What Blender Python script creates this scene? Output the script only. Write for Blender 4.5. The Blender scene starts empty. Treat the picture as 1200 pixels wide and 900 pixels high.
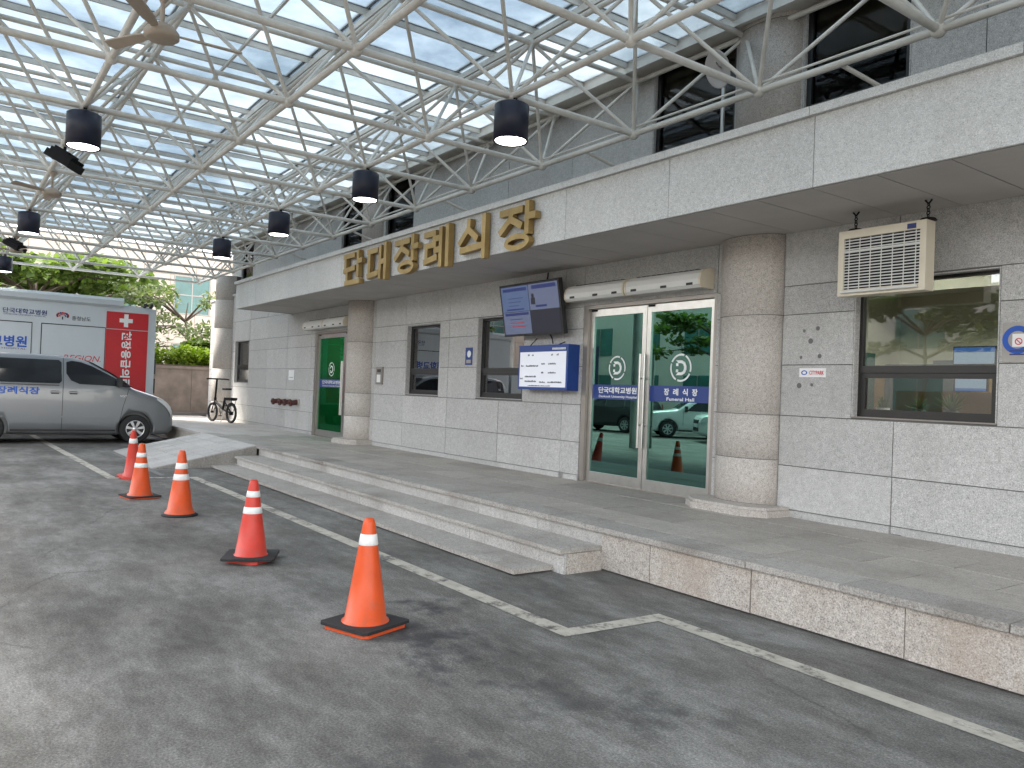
import bpy, math, random
from mathutils import Vector, Matrix
R_ = math.radians
rnd = random.Random(7)
SC = bpy.context.scene
COL = SC.collection

# ------------------------------------------------------------------ camera, sky, sun, exposure
CAM_H = 1.6
yaw, pitch, roll = R_(35.6716), R_(0.66876), R_(2.22917)
fw = Vector((-math.cos(yaw)*math.cos(pitch), math.sin(yaw)*math.cos(pitch), math.sin(pitch)))
rt = fw.cross(Vector((0, 0, 1))).normalized()
up = rt.cross(fw)
r2 = rt*math.cos(roll) + up*math.sin(roll)
u2 = -rt*math.sin(roll) + up*math.cos(roll)
cam = bpy.data.cameras.new('camera')
camo = bpy.data.objects.new('camera', cam)
COL.objects.link(camo)
camo.matrix_world = Matrix(((r2.x, u2.x, -fw.x, 0), (r2.y, u2.y, -fw.y, 0), (r2.z, u2.z, -fw.z, CAM_H), (0, 0, 0, 1)))
cam.sensor_width = 36.0
cam.lens = 931.9/1200*36
cam.clip_start = 0.05
cam.clip_end = 1500
SC.camera = camo

SUN_EL, SUN_AZ = R_(50), R_(-142)     # azimuth measured from +X towards +Y
sun_dir = Vector((math.cos(SUN_EL)*math.cos(SUN_AZ), math.cos(SUN_EL)*math.sin(SUN_AZ), math.sin(SUN_EL)))
world = bpy.data.worlds.new('World')
SC.world = world
world.use_nodes = True
nt = world.node_tree
nt.nodes.clear()
w_out = nt.nodes.new('ShaderNodeOutputWorld')
w_bg = nt.nodes.new('ShaderNodeBackground')
w_bg.inputs['Strength'].default_value = 0.15
w_sky = nt.nodes.new('ShaderNodeTexSky')
w_sky.sky_type = 'NISHITA'
w_sky.sun_disc = False
w_sky.sun_elevation = SUN_EL
w_sky.sun_rotation = math.pi/2 - SUN_AZ
w_sky.air_density = 1.0
w_sky.dust_density = 2.0
w_co = nt.nodes.new('ShaderNodeTexCoord')
w_map = nt.nodes.new('ShaderNodeMapping')
w_map.inputs['Scale'].default_value = (1, 1, 2.2)
w_n = nt.nodes.new('ShaderNodeTexNoise')
w_n.inputs['Scale'].default_value = 2.3
w_n.inputs['Detail'].default_value = 7
w_n.inputs['Roughness'].default_value = 0.58
w_r = nt.nodes.new('ShaderNodeValToRGB')
w_r.color_ramp.elements[0].position = 0.40
w_r.color_ramp.elements[0].color = (0.46, 0.46, 0.46, 1)
w_r.color_ramp.elements[1].position = 0.62
w_r.color_ramp.elements[1].color = (0.88, 0.88, 0.88, 1)
w_mix = nt.nodes.new('ShaderNodeMix')
w_mix.data_type = 'RGBA'
w_mix.inputs[7].default_value = (5.05, 4.72, 4.35, 1)
nt.links.new(w_co.outputs['Generated'], w_map.inputs[0])
nt.links.new(w_map.outputs[0], w_n.inputs['Vector'])
nt.links.new(w_n.outputs['Fac'], w_r.inputs[0])
nt.links.new(w_r.outputs[0], w_mix.inputs[0])
nt.links.new(w_sky.outputs[0], w_mix.inputs[6])
nt.links.new(w_mix.outputs[2], w_bg.inputs[0])
nt.links.new(w_bg.outputs[0], w_out.inputs[0])

sun = bpy.data.lights.new('sun', 'SUN')
sun.energy = 1.5
sun.angle = R_(14)
sun.color = (1.0, 0.95, 0.87)
suno = bpy.data.objects.new('sun', sun)
COL.objects.link(suno)
suno.rotation_euler = (-sun_dir).to_track_quat('-Z', 'Y').to_euler()

vs = SC.view_settings
vs.view_transform = 'Standard'
vs.look = 'None'
vs.exposure = 2.9
vs.gamma = 1.0
vs.use_curve_mapping = False
SC.render.engine = 'CYCLES'
cy = SC.cycles
cy.use_denoising = True
cy.max_bounces = 9
cy.diffuse_bounces = 4
cy.glossy_bounces = 5
cy.transmission_bounces = 6
cy.transparent_max_bounces = 12
cy.caustics_reflective = False
cy.caustics_refractive = False
cy.sample_clamp_indirect = 6.0

# ------------------------------------------------------------------ materials
MATS = {}

class NT:
    def __init__(s, name):
        s.m = bpy.data.materials.new(name)
        s.m.use_nodes = True
        s.t = s.m.node_tree
        s.p = s.t.nodes['Principled BSDF']
        s.out = s.t.nodes['Material Output']
        MATS[name] = s.m
    def n(s, typ, **kw):
        nd = s.t.nodes.new(typ)
        for k, v in kw.items():
            if k in nd.inputs.keys():
                nd.inputs[k].default_value = v
            else:
                setattr(nd, k, v)
        return nd
    def l(s, a, b):
        s.t.links.new(a, b)
    def pos(s, scale=(1, 1, 1), loc=(0, 0, 0), rot=(0, 0, 0)):
        g = s.n('ShaderNodeNewGeometry')
        mp = s.n('ShaderNodeMapping')
        mp.inputs['Scale'].default_value = scale
        mp.inputs['Location'].default_value = loc
        mp.inputs['Rotation'].default_value = rot
        s.l(g.outputs['Position'], mp.inputs[0])
        return mp.outputs[0]
    def noise(s, vec, scale, detail=4, rough=0.55, dist=0.0):
        nd = s.n('ShaderNodeTexNoise', Scale=scale, Detail=detail, Roughness=rough, Distortion=dist)
        s.l(vec, nd.inputs['Vector'])
        return nd.outputs['Fac']
    def ramp(s, fac, stops):
        r = s.n('ShaderNodeValToRGB')
        e = r.color_ramp.elements
        while len(e) < len(stops):
            e.new(0.5)
        for el, (p_, c) in zip(e, stops):
            el.position = p_
            el.color = (*c, 1) if len(c) == 3 else c
        s.l(fac, r.inputs[0])
        return r.outputs[0]
    def mix(s, fac, a, b, mode='MIX'):
        m = s.n('ShaderNodeMix', data_type='RGBA', blend_type=mode)
        for sock, v in ((m.inputs[0], fac), (m.inputs[6], a), (m.inputs[7], b)):
            if isinstance(v, (int, float)):
                sock.default_value = v
            elif isinstance(v, tuple):
                sock.default_value = (*v, 1) if len(v) == 3 else v
            else:
                s.l(v, sock)
        return m.outputs[2]
    def math(s, op, a, b=0.0, clamp=False):
        m = s.n('ShaderNodeMath', operation=op, use_clamp=clamp)
        for i, v in enumerate((a, b)):
            if isinstance(v, (int, float)):
                m.inputs[i].default_value = v
            else:
                s.l(v, m.inputs[i])
        return m.outputs[0]
    def rand(s):
        return s.n('ShaderNodeObjectInfo').outputs['Random']
    def bump(s, h, strength=0.3, dist=0.01):
        b = s.n('ShaderNodeBump', Strength=strength, Distance=dist)
        s.l(h, b.inputs['Height'])
        s.l(b.outputs[0], s.p.inputs['Normal'])
    def base(s, c):
        if isinstance(c, tuple):
            s.p.inputs['Base Color'].default_value = (*c, 1)
        else:
            s.l(c, s.p.inputs['Base Color'])
    def set(s, rough=0.5, metal=0.0, spec=0.5, coat=0.0):
        s.p.inputs['Roughness'].default_value = rough
        s.p.inputs['Metallic'].default_value = metal
        s.p.inputs['Specular IOR Level'].default_value = spec
        s.p.inputs['Coat Weight'].default_value = coat
        s.p.inputs['Coat Roughness'].default_value = 0.06

def plain(name, c, rough=0.5, metal=0.0, spec=0.5, var=0.12, vscale=3.0, coat=0.0):
    s = NT(name)
    s.set(rough, metal, spec, coat)
    f = s.noise(s.pos(), vscale, 5, 0.6)
    d = tuple(x*(1-var) for x in c)
    b = tuple(min(1, x*(1+var)) for x in c)
    s.base(s.ramp(f, [(0.3, d), (0.7, b)]))
    return s

def scuffed(name):
    s = NT.__new__(NT)
    s.m = MATS[name]; s.t = s.m.node_tree; s.p = s.t.nodes['Principled BSDF']; s.out = s.t.nodes['Material Output']
    src = s.p.inputs['Base Color'].links[0].from_socket
    tc = s.n('ShaderNodeTexCoord')
    sep = s.n('ShaderNodeSeparateXYZ')
    s.l(tc.outputs['Object'], sep.inputs[0])
    nz = s.noise(s.pos((1, 1, .6)), 22, 8, 0.75)
    low = s.ramp(sep.outputs['Z'], [(0.03, (0.16, 0.16, 0.16)), (0.30, (0, 0, 0))])
    f = s.ramp(s.math('ADD', nz, low), [(0.60, (0, 0, 0)), (0.82, (0.5, 0.5, 0.5))])
    s.l(s.mix(f, src, (0.13, 0.10, 0.085)), s.p.inputs['Base Color'])
def granite(name, dark, mid, light, stain=0.25, tint=0.10, rough=0.62, dirt=(0.2, 0.18, 0.15)):
    s = NT(name)
    s.set(rough, 0, 0.35)
    v = s.pos()
    f1 = s.noise(v, 95, 2, 0.8)
    f2 = s.noise(v, 26, 3, 0.6)
    sp = s.math('ADD', s.math('MULTIPLY', f1, 0.75), s.math('MULTIPLY', f2, 0.25))
    c = s.ramp(sp, [(0.38, dark), (0.47, mid), (0.53, mid), (0.62, light)])
    r = s.rand()
    c = s.mix(1.0, c, s.ramp(r, [(0, (1-tint,)*3), (1, (1+tint*0.5,)*3)]), 'MULTIPLY')
    big = s.noise(s.pos((1.1, 1.1, 0.35)), 1.3, 6, 0.62)
    c = s.mix(s.math('MULTIPLY', s.ramp(big, [(0.48, (0, 0, 0)), (0.75, (1, 1, 1))]), stain), c, dirt, 'MIX')
    s.base(c)
    s.bump(f1, 0.08, 0.003)
    return s

granite('granite_grey', (0.27, 0.267, 0.26), (0.46, 0.455, 0.445), (0.65, 0.645, 0.63), 0.3, 0.09, dirt=(0.27, 0.26, 0.24))
granite('granite_fascia', (0.36, 0.36, 0.355), (0.56, 0.56, 0.55), (0.74, 0.74, 0.73), 0.16, 0.06)
granite('granite_pink', (0.27, 0.235, 0.21), (0.46, 0.425, 0.39), (0.62, 0.585, 0.55), 0.3, 0.06, dirt=(0.24, 0.19, 0.16))
granite('granite_face', (0.20, 0.178, 0.158), (0.42, 0.385, 0.345), (0.62, 0.58, 0.53), 0.6, 0.12, dirt=(0.30, 0.23, 0.17))
granite('granite_coping', (0.16, 0.15, 0.135), (0.33, 0.31, 0.285), (0.47, 0.45, 0.42), 0.6, 0.15, dirt=(0.11, 0.09, 0.07))
granite('granite_step', (0.24, 0.24, 0.23), (0.43, 0.42, 0.40), (0.60, 0.59, 0.57), 0.55, 0.12, dirt=(0.19, 0.17, 0.15))
granite('granite_tread', (0.18, 0.168, 0.152), (0.35, 0.33, 0.30), (0.50, 0.475, 0.44), 0.7, 0.14, dirt=(0.17, 0.15, 0.13))
granite('paver', (0.21, 0.19, 0.17), (0.37, 0.34, 0.305), (0.50, 0.465, 0.42), 0.55, 0.16, dirt=(0.17, 0.15, 0.13))
granite('ramp_paver', (0.26, 0.25, 0.24), (0.40, 0.385, 0.365), (0.52, 0.50, 0.48), 0.4, 0.16, dirt=(0.25, 0.23, 0.21))
granite('forecourt', (0.34, 0.31, 0.29), (0.47, 0.44, 0.41), (0.58, 0.55, 0.52), 0.35, 0.12, dirt=(0.3, 0.27, 0.25))
plain('joint', (0.16, 0.155, 0.15), 0.9)
plain('grout', (0.07, 0.062, 0.055), 0.95, var=0.25, vscale=6)
plain('soffit', (0.46, 0.44, 0.42), 0.75, var=0.08, vscale=1.5)
plain('black_frame', (0.012, 0.012, 0.013), 0.4)
plain('brown_frame', (0.016, 0.014, 0.013), 0.4)
plain('steel', (0.50, 0.495, 0.48), 0.28, 0.95, var=0.08, vscale=9)
plain('jamb', (0.30, 0.275, 0.25), 0.4, 0.6, var=0.1)
s = plain('white_paint', (0.72, 0.71, 0.68), 0.4)
plain('air_white', (0.66, 0.66, 0.64), 0.38, var=0.05)
plain('beige_paint', (0.66, 0.60, 0.48), 0.42, var=0.05)
plain('black_rubber', (0.014, 0.014, 0.015), 0.8)
plain('black_metal', (0.008, 0.008, 0.009), 0.6, 0.0, 0.2)
plain('lamp_navy', (0.010, 0.013, 0.032), 0.45)
plain('fan_brown', (0.36, 0.30, 0.24), 0.5)
plain('blue_box', (0.006, 0.042, 0.23), 0.4)
plain('band_blue', (0.002, 0.032, 0.20), 0.35, var=0.03)
plain('decal_white', (0.75, 0.78, 0.78), 0.5, var=0.03)
plain('ink_dark', (0.05, 0.05, 0.07), 0.7, var=0.02)
plain('ink_navy', (0.03, 0.045, 0.17), 0.6, var=0.02)
plain('ink_blue', (0.008, 0.08, 0.42), 0.5, var=0.02)
plain('ink_red', (0.55, 0.03, 0.04), 0.5, var=0.02)
plain('sticker_white', (0.78, 0.78, 0.78), 0.4, var=0.03)
plain('valve_red', (0.085, 0.028, 0.025), 0.45, var=0.3, vscale=20)
plain('shutter', (0.36, 0.34, 0.31), 0.55)
plain('truck_white', (0.50, 0.545, 0.575), 0.32, var=0.04, vscale=1.0)
plain('truck_red', (0.50, 0.010, 0.018), 0.35, var=0.05)
plain('tyre', (0.02, 0.02, 0.021), 0.85)
plain('alloy', (0.62, 0.63, 0.65), 0.3, 0.8, var=0.06)
plain('plastic_black', (0.02, 0.02, 0.022), 0.5)
plain('brown_wall', (0.215, 0.175, 0.150), 0.8, var=0.28, vscale=2.4)
plain('cream_wall', (0.55, 0.47, 0.39), 0.85, var=0.06, vscale=0.6)
plain('cream_joint', (0.40, 0.33, 0.28), 0.9)
plain('opp_wall', (0.50, 0.46, 0.41), 0.85, var=0.06, vscale=0.6)
plain('interior_cream', (0.64, 0.62, 0.55), 0.8, var=0.05)
plain('interior_dark', (0.10, 0.11, 0.13), 0.8)
plain('interior_green', (0.16, 0.36, 0.25), 0.6, var=0.1)
plain('interior_floor', (0.30, 0.29, 0.26), 0.35)
plain('blind_fabric', (0.20, 0.185, 0.145), 0.8)
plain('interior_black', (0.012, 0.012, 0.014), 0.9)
plain('glass_teal_solid0', (0.05, 0.13, 0.12), 0.4)
plain('wood', (0.34, 0.21, 0.11), 0.5, var=0.2)
plain('orange_pvc', (0.58, 0.072, 0.011), 0.42, spec=0.4, var=0.07, vscale=9)
plain('red_pvc', (0.52, 0.042, 0.026), 0.45, spec=0.4, var=0.08, vscale=9)
scuffed('orange_pvc'); scuffed('red_pvc')
plain('tape_white', (0.72, 0.72, 0.70), 0.4, var=0.09, vscale=20)
plain('bark', (0.10, 0.075, 0.055), 0.9, var=0.3, vscale=8)
plain('terracotta', (0.10, 0.16, 0.12), 0.6)

s = NT('gold')
s.set(0.42, 0.55, 0.5)
s.base(s.ramp(s.noise(s.pos(), 5, 5), [(0.3, (0.34, 0.235, 0.09)), (0.7, (0.45, 0.325, 0.14))]))
s = NT('gold_side')
s.set(0.5, 0.5, 0.5)
s.base(s.ramp(s.noise(s.pos(), 5, 5), [(0.3, (0.27, 0.175, 0.06)), (0.7, (0.35, 0.24, 0.09))]))

s = NT('truss_paint')
s.set(0.42, 0.0, 0.5)
c = s.ramp(s.noise(s.pos(), 2.2, 6, 0.65), [(0.28, (0.46, 0.435, 0.39)), (0.55, (0.62, 0.60, 0.555)), (0.8, (0.68, 0.66, 0.62))])
rust = s.noise(s.pos(), 7, 5, 0.7)
s.base(s.mix(s.ramp(rust, [(0.66, (0, 0, 0)), (0.78, (0.6, 0.6, 0.6))]), c, (0.21, 0.13, 0.08)))

def asphalt_color(s):
    v = s.pos((0.75, 1.25, 1))
    a = s.noise(v, 0.62, 12, 0.66, 0.0)
    b = s.noise(s.pos((0.6, 1.5, 1), (3.1, 7.7, 0)), 1.7, 12, 0.72, 0.0)
    m3 = s.noise(s.pos((0.8, 1.3, 1), (1.3, 2.9, 0)), 6.5, 10, 0.78, 0.0)
    f = s.math('ADD', s.math('ADD', s.math('MULTIPLY', a, 0.42), s.math('MULTIPLY', b, 0.33)), s.math('MULTIPLY', m3, 0.25))
    c = s.ramp(f, [(0.37, (0.046, 0.043, 0.040)), (0.45, (0.086, 0.082, 0.076)), (0.505, (0.122, 0.118, 0.110)), (0.585, (0.200, 0.197, 0.186))])
    # brownish film of dirt here and there
    br = s.noise(s.pos((1, 1, 1), (11, 3, 0)), 0.9, 6, 0.6)
    c = s.mix(s.ramp(br, [(0.5, (0, 0, 0)), (0.75, (0.45, 0.45, 0.45))]), c, (0.115, 0.098, 0.082))
    g = s.noise(s.pos(), 75, 5, 0.9)
    c = s.mix(1.0, c, s.ramp(g, [(0.34, (0.42, 0.42, 0.42)), (0.5, (1, 1, 1)), (0.66, (1.9, 1.88, 1.82))]), 'MULTIPLY')
    vor = s.n('ShaderNodeTexVoronoi', feature='DISTANCE_TO_EDGE', Scale=0.42)
    wn = s.n('ShaderNodeTexNoise', Scale=1.6, Detail=8, Roughness=0.7)
    gp = s.n('ShaderNodeNewGeometry').outputs['Position']
    s.l(gp, wn.inputs['Vector'])
    s.l(s.mix(0.28, gp, wn.outputs['Color'], 'ADD'), vor.inputs['Vector'])
    ck = s.ramp(vor.outputs['Distance'], [(0.0, (1, 1, 1)), (0.007, (0, 0, 0))])
    cm_ = s.ramp(s.noise(s.pos((1, 1, 1), (20, 4, 0)), 0.5, 2), [(0.52, (0, 0, 0)), (0.62, (0.55, 0.55, 0.55))])
    c = s.mix(s.math('MULTIPLY', ck, cm_), c, (0.035, 0.033, 0.031))
    # oil and water spills in front of the steps
    geo = s.n('ShaderNodeNewGeometry').outputs['Position']
    wob = s.n('ShaderNodeTexNoise', Scale=3.4, Detail=6, Roughness=0.65)
    s.l(geo, wob.inputs['Vector'])
    wv = s.n('ShaderNodeVectorMath', operation='SUBTRACT')
    s.l(wob.outputs['Color'], wv.inputs[0])
    wv.inputs[1].default_value = (0.5, 0.5, 0.5)
    ws = s.n('ShaderNodeVectorMath', operation='SCALE')
    s.l(wv.outputs[0], ws.inputs[0])
    ws.inputs['Scale'].default_value = 1.5
    wp = s.n('ShaderNodeVectorMath', operation='ADD')
    s.l(geo, wp.inputs[0])
    s.l(ws.outputs[0], wp.inputs[1])
    tot = None
    for (x, y, r, k) in ((-4.55, 2.62, 0.42, 0.85), (-5.15, 3.0, 0.30, 0.9), (-4.05, 2.45, 0.30, 0.75), (-5.55, 3.45, 0.16, 0.7), (-3.35, 2.75, 0.34, 0.55), (-2.9, 3.0, 0.3, 0.55), (-3.0, 1.75, 0.32, 0.55)):
        d = s.n('ShaderNodeVectorMath', operation='DISTANCE')
        s.l(wp.outputs[0], d.inputs[0])
        d.inputs[1].default_value = (x, y, 0)
        q = s.math('MULTIPLY', s.ramp(s.math('DIVIDE', d.outputs['Value'], r), [(0.30, (1, 1, 1)), (1.0, (0, 0, 0))]), k)
        tot = q if tot is None else s.math('MAXIMUM', tot, q)
    c = s.mix(tot, c, (0.030, 0.031, 0.034))
    return c, g, tot
s = NT('asphalt')
s.set(0.82, 0, 0.3)
c, g, tot = asphalt_color(s)
s.base(c)
s.l(s.math('SUBTRACT', 0.84, s.math('MULTIPLY', tot, 0.25)), s.p.inputs['Roughness'])
s.bump(g, 0.5, 0.004)
s = NT('road_paint')
s.set(0.7, 0, 0.3)
c, g, tot = asphalt_color(s)
wear = s.noise(s.pos((1, 1, 1), (5, 2, 0)), 5, 10, 0.78)
w2 = s.noise(s.pos(), 0.8, 3)
wf = s.math('ADD', wear, s.math('MULTIPLY', s.math('SUBTRACT', w2, 0.5), 0.35))
paintc = s.ramp(s.noise(s.pos(), 9, 5), [(0.3, (0.34, 0.315, 0.265)), (0.7, (0.47, 0.44, 0.38))])
s.base(s.mix(s.ramp(wf, [(0.40, (0, 0, 0)), (0.50, (1, 1, 1))]), c, paintc))
s.bump(g, 0.4, 0.004)

def glassmat(name, tint, refl, rough=0.0, rtint=(1, 1, 1), fk=1.0):
    s = NT(name)
    s.t.nodes.remove(s.p)
    tr = s.n('ShaderNodeBsdfTransparent')
    tr.inputs[0].default_value = (*tint, 1)
    gl = s.n('ShaderNodeBsdfGlossy', Roughness=rough)
    gl.inputs[0].default_value = (*rtint, 1)
    lw = s.n('ShaderNodeLayerWeight', Blend=0.35)
    f = s.math('ADD', s.math('MULTIPLY', lw.outputs['Fresnel'], (1.0 - refl)*fk), refl, True)
    mx = s.n('ShaderNodeMixShader')
    s.l(f, mx.inputs[0])
    s.l(tr.outputs[0], mx.inputs[1])
    s.l(gl.outputs[0], mx.inputs[2])
    s.l(mx.outputs[0], s.out.inputs[0])
glassmat('glass_dark', (0.20, 0.22, 0.25), 0.14)
glassmat('glass_upper', (0.55, 0.55, 0.54), 0.0, 0.0, (0.6, 0.6, 0.62), 0.22)
glassmat('glass_bright_green', (0.20, 0.60, 0.40), 0.0, 0.0, (0.5, 0.8, 0.65), 0.3)
glassmat('glass_clear', (0.66, 0.70, 0.66), 0.05, 0.0, (0.8, 0.8, 0.85), 0.8)
glassmat('glass_green', (0.10, 0.46, 0.28), 0.20, 0.0, (0.36, 0.72, 0.64))
glassmat('glass_car', (0.05, 0.055, 0.06), 0.08)
glassmat('glass_teal', (0.05, 0.16, 0.15), 0.14)

# roof panes: weathered tinted sheet, part clear and part scattering
s = NT('roof_pane')
s.t.nodes.remove(s.p)
tr = s.n('ShaderNodeBsdfTransparent')
tl = s.n('ShaderNodeBsdfTranslucent')
df = s.n('ShaderNodeBsdfDiffuse')
r = s.rand()
s.l(s.ramp(r, [(0, (0.178, 0.228, 0.27)), (0.7, (0.22, 0.268, 0.305)), (1, (0.29, 0.322, 0.345))]), tr.inputs[0])
tl.inputs[0].default_value = (0.58, 0.63, 0.66, 1)
df.inputs[0].default_value = (0.45, 0.47, 0.47, 1)
m1 = s.n('ShaderNodeMixShader')
m1.inputs[0].default_value = 0.18
s.l(tl.outputs[0], m1.inputs[1]); s.l(df.outputs[0], m1.inputs[2])
m2 = s.n('ShaderNodeMixShader')
d = s.noise(s.pos(), 0.9, 5, 0.6)
s.l(s.math('ADD', s.math('MULTIPLY', s.ramp(d, [(0.3, (0.25, 0.25, 0.25)), (0.75, (1, 1, 1))]), 0.6), s.math('MULTIPLY', s.ramp(r, [(0.55, (0, 0, 0)), (1, (1, 1, 1))]), 0.22)), m2.inputs[0])
s.l(tr.outputs[0], m2.inputs[1]); s.l(m1.outputs[0], m2.inputs[2])
s.l(m2.outputs[0], s.out.inputs[0])

def emit(name, c, strength):
    s = NT(name)
    s.base(tuple(min(1, x*(.25 if name.startswith('screen') else 1)) for x in c))
    s.p.inputs['Emission Color'].default_value = (*c, 1)
    s.p.inputs['Emission Strength'].default_value = strength
    s.p.inputs['Roughness'].default_value = 0.3
    return s
emit('lamp_glow', (1.0, 0.96, 0.9), 2.5)
emit('room_light', (1.0, 0.97, 0.86), 6.5)
emit('spot_light', (1.0, 0.97, 0.86), 11.0)
emit('screen_blue', (0.03, 0.06, 0.17), 0.085)
emit('screen_mid', (0.10, 0.15, 0.30), 0.085)
emit('screen_pale', (0.14, 0.17, 0.28), 0.085)
emit('screen_dark', (0.012, 0.013, 0.03), 0.1)
emit('screen_navy', (0.015, 0.03, 0.16), 0.085)
emit('board_white', (0.64, 0.66, 0.72), 0.05)
emit('monitor_white', (0.40, 0.50, 0.7), 0.12)
emit('monitor_blue', (0.08, 0.2, 0.6), 0.12)

def carpaint(name, c, metal=0.35):
    s = NT(name)
    s.set(0.34, metal, 0.5, 0.6)
    s.base(c)
carpaint('silver_paint', (0.20, 0.21, 0.222), 0.35)
carpaint('white_car', (0.66, 0.66, 0.65), 0.0)
carpaint('dark_car', (0.03, 0.032, 0.036), 0.2)
s = NT('headlamp')
s.set(0.12, 0.3, 0.6, 0.8)
s.base((0.80, 0.82, 0.84))

def leafmat(name, a, b):
    s = NT(name)
    s.set(0.6, 0, 0.3)
    f = s.noise(s.pos(), 1.6, 4)
    g = s.n('ShaderNodeTexWhiteNoise', noise_dimensions='3D')
    gp = s.n('ShaderNodeNewGeometry')
    s.l(s.mix(1.0, f, gp.outputs['Random Per Island'], 'ADD'), g.inputs['Vector'])
    col = s.ramp(gp.outputs['Random Per Island'], [(0, a), (1, b)])
    s.base(col)
    # thin leaves let light through
    tl = s.n('ShaderNodeBsdfTranslucent')
    s.l(s.mix(1.0, col, (1.25, 1.35, 0.7), 'MULTIPLY'), tl.inputs[0])
    mx = s.n('ShaderNodeMixShader')
    mx.inputs[0].default_value = 0.38
    s.l(s.p.outputs[0], mx.inputs[1]); s.l(tl.outputs[0], mx.inputs[2])
    s.l(mx.outputs[0], s.out.inputs[0])
leafmat('leaf_bright', (0.065, 0.11, 0.022), (0.14, 0.20, 0.045))
leafmat('leaf_mid', (0.045, 0.085, 0.02), (0.10, 0.155, 0.035))
leafmat('leaf_dark', (0.022, 0.045, 0.016), (0.055, 0.09, 0.028))
leafmat('leaf_pine', (0.05, 0.075, 0.03), (0.13, 0.155, 0.075))
leafmat('leaf_hedge', (0.11, 0.18, 0.012), (0.22, 0.30, 0.03))

# ------------------------------------------------------------------ mesh helpers
def frame(d):
    d = Vector(d).normalized()
    a = Vector((0, 0, 1)) if abs(d.z) < 0.9 else Vector((1, 0, 0))
    x = d.cross(a).normalized()
    return x, d.cross(x).normalized()

class MB:
    def __init__(s):
        s.v, s.f, s.sm, s.mi = [], [], [], []
        s.cur = 0
    def add(s, vs_, fs, smooth=False):
        o = len(s.v)
        s.v += [tuple(v) for v in vs_]
        for f in fs:
            s.f.append(tuple(i+o for i in f)); s.sm.append(smooth); s.mi.append(s.cur)
        return s
    def box(s, x0, x1, y0, y1, z0, z1):
        return s.add([(x0, y0, z0), (x1, y0, z0), (x1, y1, z0), (x0, y1, z0), (x0, y0, z1), (x1, y0, z1), (x1, y1, z1), (x0, y1, z1)],
                     [(0, 3, 2, 1), (4, 5, 6, 7), (0, 1, 5, 4), (1, 2, 6, 5), (2, 3, 7, 6), (3, 0, 4, 7)])
    def obox(s, c, size, rot=None):
        m = (rot or Matrix()).to_4x4()
        hx, hy, hz = (q/2 for q in size)
        P = [(-hx, -hy, -hz), (hx, -hy, -hz), (hx, hy, -hz), (-hx, hy, -hz), (-hx, -hy, hz), (hx, -hy, hz), (hx, hy, hz), (-hx, hy, hz)]
        return s.add([Vector(c) + (m @ Vector(p)) for p in P], [(0, 3, 2, 1), (4, 5, 6, 7), (0, 1, 5, 4), (1, 2, 6, 5), (2, 3, 7, 6), (3, 0, 4, 7)])
    def tube(s, p, q, r0, r1=None, n=10, caps=True):
        r1 = r0 if r1 is None else r1
        p, q = Vector(p), Vector(q)
        x, y = frame(q-p)
        vs_ = []
        for c, r in ((p, r0), (q, r1)):
            for i in range(n):
                a = 2*math.pi*i/n
                vs_.append(c + x*(r*math.cos(a)) + y*(r*math.sin(a)))
        s.add(vs_, [(i, (i+1) % n, n+(i+1) % n, n+i) for i in range(n)], True)
        if caps:
            s.add(vs_[:n], [tuple(range(n-1, -1, -1))])
            s.add(vs_[n:], [tuple(range(n))])
        return s
    def path(s, pts, r, n=6):
        for a, b in zip(pts, pts[1:]):
            s.tube(a, b, r, r, n)
        return s
    def lathe(s, prof, c=(0, 0, 0), n=24, M=None, smooth=True, a0=0.0, a1=2*math.pi):
        full = abs(a1-a0-2*math.pi) < 1e-6
        k = n if full else n+1
        vs_ = []
        for r, z in prof:
            for i in range(k):
                a = a0 + (a1-a0)*i/n
                v = Vector((r*math.cos(a), r*math.sin(a), z))
                if M: v = M @ v
                vs_.append(v + Vector(c))
        fs = []
        for j in range(len(prof)-1):
            for i in range(n):
                i2 = (i+1) % k
                fs.append((j*k+i, j*k+i2, (j+1)*k+i2, (j+1)*k+i))
        s.add(vs_, fs, smooth)
        return s
    def disc(s, c, r, nrm, n=24):
        x, y = frame(nrm)
        c = Vector(c)
        return s.add([c + x*(r*math.cos(2*math.pi*i/n)) + y*(r*math.sin(2*math.pi*i/n)) for i in range(n)], [tuple(range(n))])
    def ring(s, c, r, t, M=None, n=28, m=8):
        # torus about local z
        vs_, fs = [], []
        for i in range(n):
            a = 2*math.pi*i/n
            for j in range(m):
                b = 2*math.pi*j/m
                v = Vector(((r+t*math.cos(b))*math.cos(a), (r+t*math.cos(b))*math.sin(a), t*math.sin(b)))
                if M: v = M @ v
                vs_.append(v + Vector(c))
        for i in range(n):
            for j in range(m):
                fs.append((i*m+j, ((i+1) % n)*m+j, ((i+1) % n)*m+(j+1) % m, i*m+(j+1) % m))
        return s.add(vs_, fs, True)
    def prism(s, poly, fn, d0, d1):
        # poly list of (a,b); fn(a,b,d)->xyz
        n = len(poly)
        vs_ = [fn(a, b, d0) for a, b in poly] + [fn(a, b, d1) for a, b in poly]
        return s.add(vs_, [tuple(range(n-1, -1, -1)), tuple(range(n, 2*n))] + [(i, (i+1) % n, n+(i+1) % n, n+i) for i in range(n)])
    def mesh(s, name, mats):
        me = bpy.data.meshes.new(name)
        me.from_pydata(s.v, [], s.f)
        me.polygons.foreach_set('use_smooth', s.sm)
        ms = mats if isinstance(mats, (list, tuple)) else [mats]
        for m in ms:
            me.materials.append(MATS[m])
        if len(ms) > 1:
            me.polygons.foreach_set('material_index', s.mi)
        me.update()
        return me
    def build(s, name, mats, parent=None, world=True, fix=True):
        me = s.mesh(name, mats)
        if fix: recalc(me)
        return link(name, me, parent, world)

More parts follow.
